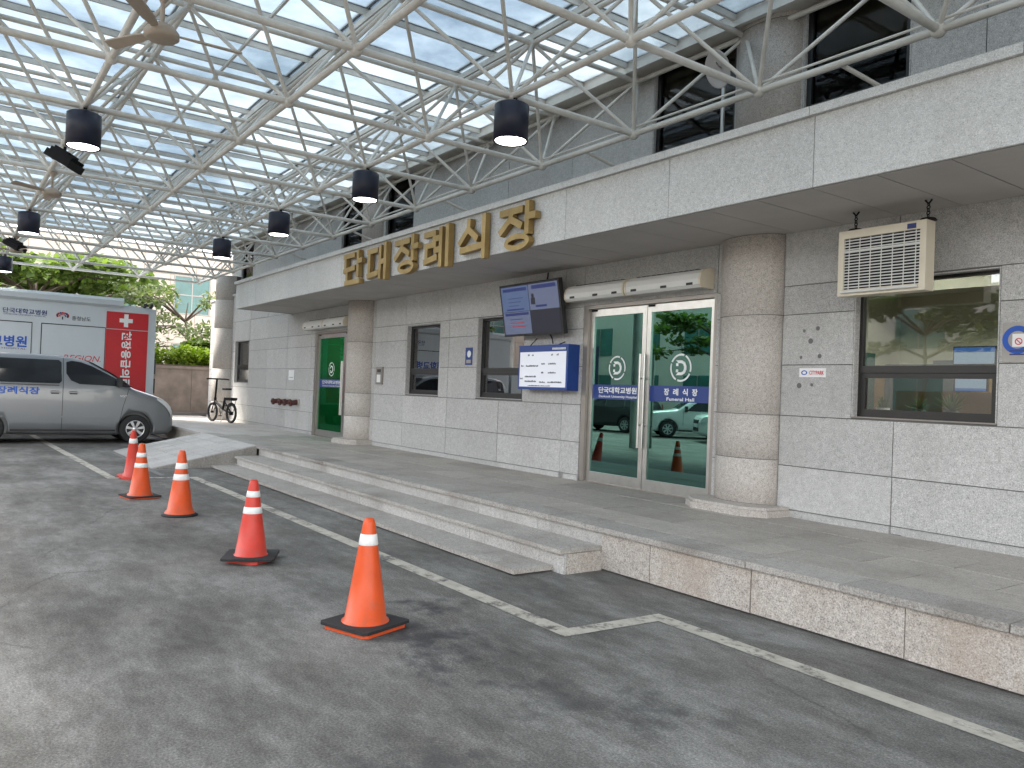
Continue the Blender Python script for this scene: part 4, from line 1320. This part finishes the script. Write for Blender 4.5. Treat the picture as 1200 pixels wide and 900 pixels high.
SUV = dict(L=4.7, top=[(0, .72), (.05, .95), (.15, 1.03), (.5, 1.10), (1.25, 1.18), (1.75, 1.52), (2.15, 1.69), (2.7, 1.74), (4.0, 1.70), (4.4, 1.52), (4.62, 1.1), (4.7, .95)],
           bot=[(0, .34), (.2, .26), (4.5, .28), (4.7, .45)], w=[(0, .66), (.08, .82), (.3, .91), (.9, .94), (4.2, .94), (4.55, .86), (4.7, .76)],
           belt=1.08, tumble=.26, wheels=(.88, 3.72), wr=.36,
           side=[[(1.62, 1.14), (2.55, 1.14), (2.55, 1.58), (2.2, 1.56), (1.95, 1.42)], [(2.63, 1.14), (3.6, 1.14), (3.62, 1.56), (2.63, 1.59)], [(3.7, 1.15), (4.2, 1.2), (4.02, 1.5), (3.7, 1.55)]],
           shield=(1.32, 2.10), seams=[[(2.59, .4), (2.59, 1.1)], [(1.5, .5), (1.5, 1.1)], [(3.6, .8), (3.65, 1.1)]])
def car_width(P, d, z):
    w = smooth_tab(P['w'], d)
    zt = smooth_tab(P['top'], d)
    b = P['belt']
    q = w*(1-.035*max(0, (.75-z)/.5)**2)
    if z > b: q -= P['tumble']*((z-b)/.72)**1.25
    elif z > .9: q -= .012*(z-.9)
    return q
def make_car(P, label, paint_, loc, rotz, kind, group=None):
    t = thing(kind, label, 'van' if kind == 'parked_van' else 'car', (loc[0], loc[1], 0), rotz, group)
    N = 56
    ds = [P['L']*(k/N) for k in range(N+1)]
    ds = sorted(set([0, .03, .08, .14] + ds[1:-1] + [P['L']-.03, P['L']]))
    m = MB()
    ring_n = None
    allv = []
    for d in ds:
        zt, zb = smooth_tab(P['top'], d), smooth_tab(P['bot'], d)
        half = []
        half.append((0, zb))
        half.append((car_width(P, d, zb)*.86, zb))
        for f in (.04, .15, .28, .42, .56, .70, .80, .88):
            z = zb+(zt-zb)*f
            half.append((car_width(P, d, z), z))
        wtop = car_width(P, d, zb+(zt-zb)*.93)
        half += [(wtop*.975, zb+(zt-zb)*.935), (wtop*.91, zt-.03*(zt-zb)), (wtop*.78, zt-.012), (wtop*.4, zt), (0, zt+.008)]
        rg = [(x, -d, z) for x, z in half] + [(-x, -d, z) for x, z in reversed(half[1:-1])]
        ring_n = len(rg)
        allv += rg
    fs = []
    for k in range(len(ds)-1):
        for i in range(ring_n):
            j = (i+1) % ring_n
            fs.append((k*ring_n+i, k*ring_n+j, (k+1)*ring_n+j, (k+1)*ring_n+i))
    m.add(allv, fs, True)
    m.add(allv[:ring_n], [tuple(range(ring_n))])
    m.add(allv[-ring_n:], [tuple(range(ring_n))])
    me = m.mesh('body', paint_)
    import bmesh
    b = bmesh.new(); b.from_mesh(me)
    bmesh.ops.remove_doubles(b, verts=b.verts, dist=.0005)
    bmesh.ops.recalc_face_normals(b, faces=b.faces)
    b.to_mesh(me); b.free()
    body = link('body', me, t, False)
    # wheel arches cut out of the body
    wr = P['wr']
    cut = MB()
    for wd in P['wheels']:
        for sx_ in (-1, 1):
            cut.tube((sx_*.62, -wd, wr), (sx_*1.2, -wd, wr), wr+.065, wr+.065, 32)
    cm = cut.mesh('cut', 'plastic_black'); recalc(cm)
    co = bpy.data.objects.new('cut', cm); COL.objects.link(co)
    md = body.modifiers.new('arch', 'BOOLEAN'); md.operation = 'DIFFERENCE'; md.object = co; md.solver = 'EXACT'
    # cutter must sit in the same place
    co.location = t.location; co.rotation_euler = t.rotation_euler
    bpy.context.view_layer.update()
    dg = bpy.context.evaluated_depsgraph_get()
    nm = bpy.data.meshes.new_from_object(body.evaluated_get(dg))
    body.modifiers.clear(); body.data = nm
    bpy.data.objects.remove(co)
    X = lambda d, z, o=.0: car_width(P, d, z)+o
    for s_ in (-1, 1):
        for wd in P['wheels']:
            c = Vector((s_*(P['w'][4][1]-.12), -wd, wr))
            M_ = Matrix.Rotation(R_(90*s_), 3, 'Y')
            w = MB().lathe([(wr*.60, .10), (wr*.86, .11), (wr*.97, .085), (wr, .04), (wr, -.06), (wr*.93, -.11), (wr*.6, -.11)], c, 36, M_).build('wheel', 'tyre', t, False)
            rim = MB().lathe([(wr*.61, .095), (wr*.60, .105), (wr*.56, .10), (wr*.55, .06)], c, 36, M_)
            rim.lathe([(0, .085), (wr*.14, .085), (wr*.17, .07), (wr*.17, .03)], c, 20, M_)
            for k in range(7):
                a = 2*math.pi*k/7
                rr = Matrix.Rotation(a, 3, 'Z')
                rim.prism([(wr*.13, -wr*.055), (wr*.58, -wr*.10), (wr*.58, wr*.10), (wr*.13, wr*.055)], lambda u, v, d: c + M_ @ (rr @ Vector((u, v, d))), .055, .08)
            rim.build('rim', 'alloy', w, False)
            MB().lathe([(0, .03), (wr*.58, .03)], c, 24, M_).build('brake_disc', 'plastic_black', w, False, fix=False)
        for poly in P['side']:
            dense = []
            for (a, b_), (c_, d_) in zip(poly, poly[1:]+poly[:1]):
                for k in range(4):
                    dense.append((a+(c_-a)*k/4, b_+(d_-b_)*k/4))
            MB().prism(dense, lambda u, v, d: (s_*(X(u, v)+d), -u, v), -.02, .012).build('side_window', 'glass_car_solid', t, False)
        for sm in P['seams']:
            q = MB()
            pts = []
            for (a, b_), (c_, d_) in zip(sm, sm[1:]):
                for k in range(8): pts.append((a+(c_-a)*k/8, b_+(d_-b_)*k/8))
            pts.append(sm[-1])
            for (a, b_), (c_, d_) in zip(pts, pts[1:]):
                q.add([(s_*(X(a, b_)+.003), -a-.006, b_), (s_*(X(a, b_)+.003), -a+.006, b_), (s_*(X(c_, d_)+.003), -c_+.006, d_), (s_*(X(c_, d_)+.003), -c_-.006, d_)], [(0, 1, 2, 3)])
            q.build('door_seam', 'plastic_black', t, False, fix=False)
        hd = P['seams'][0][0][0]
        bz = P['belt']
        for hdx in (hd-.22, hd+.16):
            hn = MB().obox((s_*(X(hdx, bz-.14)+.022), -hdx, bz-.14), (.03, .20, .04)).build('door_handle', paint_, t, False)
            MB().obox((s_*(X(hdx, bz-.14)+.002), -hdx, bz-.15), (.012, .16, .075)).build('handle_recess', 'plastic_black', hn, False)
        md_ = P['shield'][0]+.28
        mr = MB().obox((s_*(X(md_, bz+.04)+.11), -md_, bz+.14), (.20, .10, .23)).tube((s_*(X(md_, bz)-.02), -md_, bz+.05), (s_*(X(md_, bz)+.08), -md_, bz+.08), .03).build('side_mirror', 'plastic_black', t, False)
        hl = []
        for k in range(9):
            u = .06+.46*k/8
            hl.append((u, smooth_tab(P['top'], u)))
        q = MB()
        for k in range(8):
            u0, u1 = .07+.40*k/8, .07+.40*(k+1)/8
            z0a, z0b = smooth_tab(P['top'], u0), smooth_tab(P['top'], u1)
            hgt = .20
            pts = []
            for (u, zt_) in ((u0, z0a), (u1, z0b)):
                f = (u-.07)/.40
                za, zb2 = zt_-.06-hgt*(1-f*.75), zt_-.055
                pts += [(s_*(X(u, za)+.016), -u+.02, za), (s_*(X(u, zb2)*.985+.014), -u+.02, zb2)]
            q.add([pts[0], pts[1], pts[3], pts[2]], [(0, 1, 2, 3)])
        q.build('headlight', 'headlamp', t, False)
        MB().prism([(P['L']-.10, .85), (P['L']-.02, .85), (P['L']-.03, 1.35), (P['L']-.12, 1.35)], lambda u, v, d: (s_*(X(u, v)+d), -u, v), -.01, .012).build('tail_light', 'truck_red', t, False)
        k0 = P['wheels'][0]+wr+.1; k1 = P['wheels'][1]-wr-.1
        MB().prism([(k0, .30), (k1, .30), (k1, .34), (k0, .34)], lambda u, v, d: (s_*(X(u, v)+d), -u, v), -.01, .008).build('sill_trim', 'plastic_black', t, False)
    # windscreen and grille
    a, b_ = P['shield']
    q = MB()
    n = 10
    vs_ = []
    for k in range(n+1):
        d = a+(b_-a)*k/n
        z = smooth_tab(P['top'], d)
        w = car_width(P, d, z-.07)*.86
        for x in (-w, -w*.5, 0, w*.5, w):
            vs_.append((x, -d+.008, z+.016-.012*abs(x/w)))
    q.add(vs_, [(k*5+i, k*5+i+1, (k+1)*5+i+1, (k+1)*5+i) for k in range(n) for i in range(4)], True)
    q.build('windscreen', 'glass_car_solid', t, False)
    MB().box(-.45, .45, -.06, .012, .72, .86).box(-.5, .5, -.1, .014, .42, .56).build('grille', 'plastic_black', t, False)
    MB().box(-.26, .26, -.02, .022, .58, .69).build('number_plate', 'sticker_white', t, False)
    return t
plain('glass_car_solid', (0.010, 0.011, 0.013), 0.10, spec=0.35, var=0.02)
VX, VYF = -22.28, 4.86
van = make_car(VAN, 'silver minivan with blue lettering on its side, parked at the kerb', 'silver_paint', (VX, VYF), 0, 'parked_van')
text('lettering', '장례식장', 'ink_blue', van, lambda p, q: (car_width(VAN, 3.35, 1.25)+.006, -3.42+p, 1.235+q), .17, .86, .03, world=False)
MB().prism([(1.55, .62), (4.9, .62), (4.9, .66), (1.55, .66)], lambda u, v, d: (car_width(VAN, u, v)+d, -u, v), -.01, .012).build('rub_strip', 'silver_paint', van, False)
MB().prism([(2.6, 1.365), (5.0, 1.365), (5.0, 1.385), (2.6, 1.385)], lambda u, v, d: (car_width(VAN, u, v)+d, -u, v), -.01, .008).build('sliding_rail', 'plastic_black', van, False)
text('badge', 'VGT', 'alloy', van, lambda p, q: (car_width(VAN, 1.22, 1.12)+.006, -1.22+p, 1.16+q), .05, .16, .0, world=False)
# cars across the road, seen mirrored in the glass doors
make_car(SUV, 'white SUV facing the hall, mirrored in the right glass door', 'white_car', (-24.4, -9.6), R_(38), 'parked_car', 'cars parked opposite the hall')
make_car(SUV, 'white car at the right of the mirrored pair in the glass door', 'white_car', (-20.9, -8.9), R_(38), 'parked_car', 'cars parked opposite the hall')
make_car(SUV, 'dark car mirrored side-on in the left glass door', 'dark_car', (-30.2, -10.6), R_(80), 'parked_car', 'cars parked opposite the hall')

# ------------------------------------------------------------------ white medical truck
TX, TYE = -24.6, 4.93                   # near side plane, near end
TW = 2.4
truck = thing('medical_truck', 'white box truck with a red panel and cross behind the silver van', 'truck', (TX-TW/2, TYE-4, 0))
MB().box(TX-TW, TX, TYE-7.4, TYE, 1.0, 3.60).build('box_body', 'truck_white', truck)
rail = MB().prism([(-.10, 3.57), (.02, 3.57), (.06, 3.63), (.06, 3.76), (0, 3.84), (-.10, 3.84)], lambda a, b, d: (TX+a, d, b), TYE-7.4, 4.10)
rail.build('awning_roll', 'truck_white', truck)
MB().box(TX-TW+.1, TX-.12, TYE-7.3, TYE-.05, 3.601, 3.66).build('roof', 'truck_white', truck)
YR0, YR1 = 3.68, 4.76
MB().box(TX+.001, TX+.012, YR0, YR1, 1.06, 2.955).build('red_panel', 'truck_red', truck)
MB().box(TX+.001, TX+.014, YR0, YR1, 2.975, 3.45).build('red_panel', 'truck_red', truck)
yc = 4.18
MB().box(TX+.0145, TX+.017, yc-.055, yc+.055, 3.04, 3.40).build('white_cross', 'decal_white', truck)
MB().box(TX+.0145, TX+.0165, yc-.17, yc+.17, 3.165, 3.275).build('white_cross', 'decal_white', truck)
for k, ch in enumerate('현장응급의료'):
    vs_, fs = text_mesh(ch, .25, 0, .03, .24)
    zc = 2.80-k*.265
    MB().add([(TX+.0145, yc+.03+b, zc-a) for a, b in vs_], fs).build('lettering', 'decal_white', truck, fix=False)
text('lettering', '단국대학교병원', 'ink_navy', truck, lambda p, q: (TX+.006, 1.74+p, 3.265+q), .135, 1.0, .02)
text('lettering', 'DANKOOK UNIVERSITY HOSPITAL', 'ink_navy', truck, lambda p, q: (TX+.006, 1.74+p, 3.165+q), .035, .95, .0)
text('lettering', '충청남도', 'ink_dark', truck, lambda p, q: (TX+.006, 3.06+p, 3.18+q), .12, .46, .01)
m = MB()
cx_, cz_ = 2.61, 3.21
emb = []
for k in range(11):
    a = math.pi*(k/10)*1.25-.4
    q = MB().disc((TX+.006, cx_+.13*math.cos(a), cz_+.07*math.sin(a)+.02), .028, (1, 0, 0), 10)
    q.disc((TX+.0065, cx_+.07*math.cos(a), cz_+.035*math.sin(a)+.01), .014, (1, 0, 0), 8)
    q.build('emblem_petal', 'ink_red' if k % 3 else 'ink_navy', truck, fix=False)
MB().box(TX+.004, TX+.007, cx_-.015, cx_+.015, cz_-.09, cz_-.01).build('emblem_stem', 'ink_dark', truck)
text('lettering', '단국대학교병원', 'ink_blue', truck, lambda p, q: (TX+.010, .85+p, 2.46+q), .30, 1.92, .03)
text('lettering', 'DANKOOK UNIVERSITY HOSPITAL', 'ink_navy', truck, lambda p, q: (TX+.010, .85+p, 2.27+q), .045, 1.9, .0)
text('lettering', 'REGION.', 'ink_red', truck, lambda p, q: (TX+.010, 3.12+p, 2.10+q), .16, .92, .0, shear=.25)
for y0, y1 in ((-.6, 1.90), (2.14, YR0-.02)):
    MB().box(TX+.001, TX+.006, y0, y1, 1.1, 2.97).build('door_panel', 'truck_white', truck)
    fr = MB()
    fr.box(TX+.002, TX+.010, y0-.02, y0, 1.08, 2.99).box(TX+.002, TX+.010, y1, y1+.015, 1.08, 2.99).box(TX+.002, TX+.011, y0, y1, 2.972, 2.995)
    fr.build('panel_seal', 'plastic_black', truck)
MB().box(TX-.05, TX+.001, TYE+.001, TYE+.035, 1.0, 3.6).build('corner_post', 'truck_white', truck)
for z in (1.2, 1.75):
    MB().box(TX-.12, TX-.02, TYE+.036, TYE+.08, z, z+.42).build('rear_lamp', 'plastic_black', truck)
for y in (TYE-.28, TYE-.12):
    MB().tube((TX-.06, y, 3.66), (TX+.06, y+.02, 3.70), .045, .055, 12).build('roof_camera', 'plastic_black', truck)
MB().box(TX-TW+.3, TX-.3, TYE-9.4, TYE-.1, .62, .98).build('chassis', 'plastic_black', truck)
for y in (TYE-1.6, TYE-8.2):
    for x in (TX-.2, TX-TW+.2):
        w = MB().lathe([(.26, .12), (.44, .13), (.48, .08), (.48, -.08), (.44, -.13), (.26, -.13)], (x, y, .48), 30, Matrix.Rotation(R_(90), 3, 'Y')).build('wheel', 'tyre', truck)
        MB().lathe([(0, .05), (.2, .05), (.27, .10)], (x, y, .48), 24, Matrix.Rotation(R_(90 if x > TX-1 else -90), 3, 'Y')).build('rim', 'alloy', w, fix=False)
MB().prism([(TYE-9.5, .6), (TYE-7.6, .6), (TYE-7.6, 2.6), (TYE-9.0, 2.6), (TYE-9.45, 1.6)], lambda a, b, d: (d, a, b), TX-TW+.1, TX-.1).build('cab', 'truck_white', truck)
MB().prism([(TYE-9.2, 1.65), (TYE-8.1, 1.65), (TYE-8.1, 2.4), (TYE-8.9, 2.4)], lambda a, b, d: (d, a, b), TX-.099, TX-.09).build('cab_window', 'glass_car_solid', truck)

# ------------------------------------------------------------------ bicycle
bk = thing('folding_bicycle', 'small black folding bicycle leaning by the far round column', 'bicycle', (-24.35, 6.85, PZ), R_(12))
bk.scale = (1.13, 1.13, 1.13)
wb = .50
for x, nm in ((-wb, 'front_wheel'), (wb, 'rear_wheel')):
    MR = Matrix.Rotation(R_(90), 3, 'X')
    w = MB().ring((x, 0, .255), .23, .032, MR, 30, 8).build(nm, 'tyre', bk, False)
    MB().ring((x, 0, .255), .200, .010, MR, 30, 6).build('rim', 'black_metal', w, False)
    sp = MB()
    for k in range(14):
        a = 2*math.pi*k/14
        sp.tube((x, 0, .255), (x+.205*math.cos(a), 0, .255+.205*math.sin(a)), .003, n=4)
    tag(sp.build('spokes', 'alloy', w, False), kind='stuff')
    MB().tube((x, -.04, .255), (x, .04, .255), .05 if x > 0 else .03, n=12).build('hub', 'black_metal', w, False)
MB().tube((-.38, 0, .55), (.06, 0, .36), .036).tube((.06, 0, .36), (.14, 0, .62), .03).tube((.06, 0, .34), (wb, 0, .255), .022).tube((.12, 0, .55), (wb, 0, .265), .02).tube((-.38, 0, .50), (-.38, 0, .64), .035).build('frame', 'black_metal', bk, False)
MB().tube((-.38, .035, .52), (-wb, .035, .255), .013).tube((-.38, -.035, .52), (-wb, -.035, .255), .013).build('fork', 'black_metal', bk, False)
MB().tube((-.38, 0, .62), (-.33, 0, 1.12), .026).tube((-.33, -.27, 1.14), (-.33, .27, 1.14), .02).tube((-.33, -.28, 1.14), (-.26, -.30, 1.13), .02).tube((-.33, .28, 1.14), (-.26, .30, 1.13), .02).build('handlebar', 'black_metal', bk, False)
sd = MB().tube((.14, 0, .60), (.19, 0, .85), .014).build('seat_post', 'alloy', bk, False)
MB().prism([(.02, -.025), (.2, -.04), (.32, -.085), (.34, 0), (.32, .085), (.2, .04), (.02, .025)], lambda a, b, d: (a, b, d+.03*max(0, a-.2)), .85, .90).build('saddle', 'black_rubber', bk, False)
MB().box(.20, .62, -.07, .07, .585, .60).tube((.60, .06, .59), (wb, .05, .26), .007).tube((.60, -.06, .59), (wb, -.05, .26), .007).box(.26, .62, -.09, .09, .602, .66).build('rear_rack', 'black_metal', bk, False)
MB().ring((.06, -.06, .31), .075, .006, Matrix.Rotation(R_(90), 3, 'X'), 20, 5).tube((.06, -.06, .31), (.12, -.10, .18), .009).tube((.06, .06, .31), (.0, .10, .44), .009).box(.08, .16, -.13, -.07, .165, .185).box(-.04, .04, .07, .13, .43, .45).build('crankset', 'black_metal', bk, False)
MB().tube((.2, -.03, .30), (.26, -.16, .005), .009).build('kickstand', 'alloy', bk, False)
MB().path([(wb-.24, 0, .42), (wb-.14, 0, .49), (wb, 0, .53), (wb+.16, 0, .48), (wb+.26, 0, .36)], .014, 6).build('mudguard', 'black_metal', bk, False)

# ------------------------------------------------------------------ low screen wall, hedge, far building, trees
sw = thing('screen_wall', 'brown weathered panel wall below the bright green hedge', 'wall', (-29.2, 6, PZ))
MB().box(-29.5, -29.05, -6, 9.5, -.1, 2.0).build('wall_core', 'joint', sw)
for k in range(13):
    y0 = -6+k*1.19
    slab('panel', 'brown_wall', sw, -29.05, -29.02, y0+.006, y0+1.184, .0, 2.0)
slab('coping', 'brown_wall', sw, -29.56, -28.98, -6, 9.5, 2.002, 2.09)
slab('kerb', 'joint', sw, -29.019, -28.85, 4.7, 9.2, PZ+.002, PZ+.10)

def leaf_mesh(clumps, n, size, seed, needle=False):
    rg = random.Random(seed)
    m = MB()
    tot = sum(c[1]**2 for c in clumps)
    for (c, r, flat) in clumps:
        k = int(n*r*r/tot)
        for _ in range(k):
            while True:
                v = Vector((rg.uniform(-1, 1), rg.uniform(-1, 1), rg.uniform(-1, 1)))
                if .15 < v.length < 1: break
            v = v*(.55+.45*v.length)
            p = Vector(c)+Vector((v.x*r, v.y*r, v.z*r*flat))
            d = Vector((rg.gauss(0, 1), rg.gauss(0, 1), rg.gauss(0, .55)+(.5 if needle else 0))).normalized()
            e = d.cross(Vector((rg.gauss(0, .5), rg.gauss(0, .5), 1))).normalized()
            L = size*rg.uniform(.6, 1.4); w = L*(.18 if needle else .42)
            m.add([p-d*L*.5, p+e*w, p+d*L*.5, p-e*w], [(0, 1, 2, 3)])
    return m
def tree(name, label, x, y, h, rad, z0c, leaf, seed, n=5000, size=.28, flat=.55, lean=(0, 0), needle=False, nl=11, group='trees behind the truck', bias=None):
    rg = random.Random(seed)
    t = thing(name, label, 'tree', (x, y, 0), 0, group)
    top = Vector((lean[0], lean[1], h*.82))
    m = MB()
    pts = [Vector((0, 0, -.1))]
    for k in range(1, 7):
        f = k/6
        pts.append(Vector((lean[0]*f+rg.uniform(-.12, .12), lean[1]*f+rg.uniform(-.12, .12), h*.82*f)))
    r0 = h*.022
    for k in range(6): m.tube(pts[k], pts[k+1], r0*(1-.14*k), r0*(1-.14*(k+1)), 10)
    m.build('trunk', 'bark', t, False)
    cl = []
    lm = MB()
    for k in range(nl):
        f = z0c/h + (1-z0c/h)*(k+.5)/nl
        idx = min(5, int(f/.82*6)) if f < .82 else 5
        o = pts[idx]
        a = k*2.4+rg.uniform(-.4, .4)
        if bias is not None and rg.random() < .5: a = bias+rg.uniform(-.7, .7)
        L = rad*rg.uniform(.55, 1.0)*(1-.55*max(0, f-.5))
        e = o+Vector((math.cos(a)*L, math.sin(a)*L, rg.uniform(.1, .55)*L*.6+max(0, f-.6)*h*.3))
        mid = (o+e)/2+Vector((0, 0, .15*L))
        lm.tube(o, mid, r0*.42, r0*.28, 7).tube(mid, e, r0*.28, r0*.10, 7)
        for q in range(3):
            p = mid.lerp(e, .35+.4*q)+Vector((rg.uniform(-.25, .25), rg.uniform(-.25, .25), rg.uniform(-.1, .2)))*L
            lm.tube(mid.lerp(e, .3+.2*q), p, r0*.14, r0*.05, 5)
            cl.append((p, L*rg.uniform(.24, .42), flat))
    lm.build('limbs', 'bark', t, False)
    leaf_mesh(cl, n, size, seed+1, needle).build('crown', leaf, t, False, fix=False)
    return t
tree('shade_tree', 'broad bright green tree rising over the white truck', -33.5, 2.6, 6.4, 4.3, 3.9, 'leaf_bright', 11, 7000, .26, .30)
tree('shade_tree', 'dark dense tree at the far left behind the truck', -37, -3.0, 9.5, 4.2, 3.2, 'leaf_dark', 23, 7000, .34, .6)
tree('shade_tree', 'sparse mid green tree in front of the cream building', -40, 5.6, 7.4, 3.4, 4.4, 'leaf_mid', 31, 2200, .30, .35)
tree('pine_tree', 'sparse pine with drooping branches beside the end of the hall', -34.6, 8.9, 6.0, 3.2, 2.4, 'leaf_pine', 47, 2400, .26, .4, (-.9, -.6), True, 12, bias=math.pi*1.5)
tree('shade_tree', 'leafy green shrub tree low behind the hedge at the hall corner', -32.5, 8.6, 3.5, 1.5, 1.6, 'leaf_bright', 53, 2600, .24, .6)
tree('shade_tree', 'dark green tree far left edge beyond the canopy', -44, -9, 11, 5, 3.5, 'leaf_dark', 61, 7000, .40, .6)
tree('shade_tree', 'tall dark tree behind the pale shrub tree and truck roof', -44, -2.0, 10.0, 4.2, 4.5, 'leaf_dark', 67, 6000, .38, .6)
hd = thing('hedge', 'clipped bright yellow-green hedge above the brown wall', 'hedge', (-30.4, 6, 0))
cl = []
for k in range(34):
    y = -5.5+k*.44
    cl.append((Vector((-30.3+rnd.uniform(-.15, .15), y, 2.38+rnd.uniform(-.08, .16))), .50, .85))
leaf_mesh(cl, 14000, .12, 5).build('foliage', 'leaf_hedge', hd, fix=False)
MB().box(-30.75, -29.6, -5.8, 9.4, 0, 2.15).build('planter_core', 'bark', hd)

fb = thing('cream_building', 'cream panelled building with tall green glass windows behind the trees', 'building', (-52, 14, 0))
fbm = MB().box(-60, -50.1, -24, 34, 0, 9.4)
core = fbm.build('wall', 'cream_joint', fb)
wins = [(11.0, 13.1, 5.55, 7.85)]
for y0 in (-20, -15.5, -11, -6.5, -2, 2.5, 6.9, 15.5, 20, 24.5):
    for z0 in (1.5, 5.55): wins.append((y0, y0+2.1, z0, z0+2.3))
for z0 in (1.5,): wins.append((11.0, 13.1, z0, z0+2.3))
ycols = [-24+1.45*k for k in range(41)]
zrows = [0, 1.5, 3.8, 5.55, 7.85, 9.4]
npan = 0
for a, b in zip(ycols, ycols[1:]):
    for c_, d_ in zip(zrows, zrows[1:]):
        rects = [(a, b, c_, d_)]
        for w in wins: rects = rsub(rects, w)
        for (p0, p1, q0, q1) in rects:
            if p1-p0 < .05 or q1-q0 < .05: continue
            vis = 3 < a < 15 and c_ < 12
            if vis or True:
                npan += 1
                if npan < 420: slab('panel', 'cream_wall', core, -50.1, -50.05, p0+.012, p1-.012, q0+.012, q1-.012)
                
for (a, b, c_, d_) in wins:
    wf = MB().box(-50.099, -50.06, a, b, c_, d_).build('window', 'glass_teal_solid', fb) if 'glass_teal_solid' in MATS else None
    if wf is None:
        plain('glass_teal_solid', (0.035, 0.13, 0.12), 0.12, spec=0.7, var=0.25, vscale=1.2)
        wf = MB().box(-50.099, -50.06, a, b, c_, d_).build('window', 'glass_teal_solid', fb)
    fr = MB().box(-50.06, -50.03, a, a+.07, c_, d_).box(-50.06, -50.03, b-.07, b, c_, d_).box(-50.06, -50.03, a+.07, b-.07, d_-.07, d_).box(-50.06, -50.03, a+.07, b-.07, c_, c_+.07).box(-50.06, -50.035, (a+b)/2-.03, (a+b)/2+.03, c_+.07, d_-.07).box(-50.06, -50.036, a+.07, b-.07, (c_+d_)/2-.03, (c_+d_)/2+.03)
    fr.build('frame', 'jamb', wf)

# across the road (seen only as reflections in the glazing)
ob = thing('opposite_building', 'pale building with blue-green windows mirrored in the dark windows', 'building', (-20, -27, 0))
MB().box(-62, 12, -40, -27, 0, 8).build('wall', 'opp_wall', ob)
for x in range(-58, 10, 5):
    for z in (1.2, 4.8):
        w = MB().box(x, x+2.6, -27.0, -26.94, z, z+2.1).build('window', 'glass_teal_solid', ob)
        MB().box(x+1.26, x+1.34, -26.94, -26.9, z, z+2.1).build('mullion', 'jamb', w)
tree('street_tree', 'tree with bare spreading limbs mirrored in the main glass doors', -15.5, -15.5, 6.5, 3.8, 3.6, 'leaf_dark', 71, 3000, .28, .35, group='trees across the road')
tree('street_tree', 'dark tree mirrored in the office window', -8.5, -15.0, 6.8, 4.2, 3.4, 'leaf_dark', 73, 3600, .28, .35, group='trees across the road')
tree('street_tree', 'tree mirrored in the two dark windows', -27.5, -18.0, 7.0, 4.0, 3.6, 'leaf_mid', 79, 3000, .30, .4, group='trees across the road')
tree('street_tree', 'small tree mirrored at the right edge of the office window', -3.0, -17.0, 6.5, 3.6, 3.4, 'leaf_dark', 83, 2600, .28, .4, group='trees across the road')

for k, (x, y, a, lb) in enumerate(((-1.62, 4.86, .4, 'tiny white paper scrap lying at the foot of the platform'), (-6.35, 3.05, 1.3, 'tiny pale scrap on the asphalt near the second cone'))):
    t = thing('paper_scrap', lb, 'litter', (x, y, 0), a, 'paper scraps on the asphalt')
    MB().add([(-.025, -.015, .006), (.02, -.02, .012), (.028, .014, .02), (-.01, .02, .008), (0, 0, .026)], [(0, 1, 4), (1, 2, 4), (2, 3, 4), (3, 0, 4)]).build('scrap', 'sticker_white', t, False, fix=False)
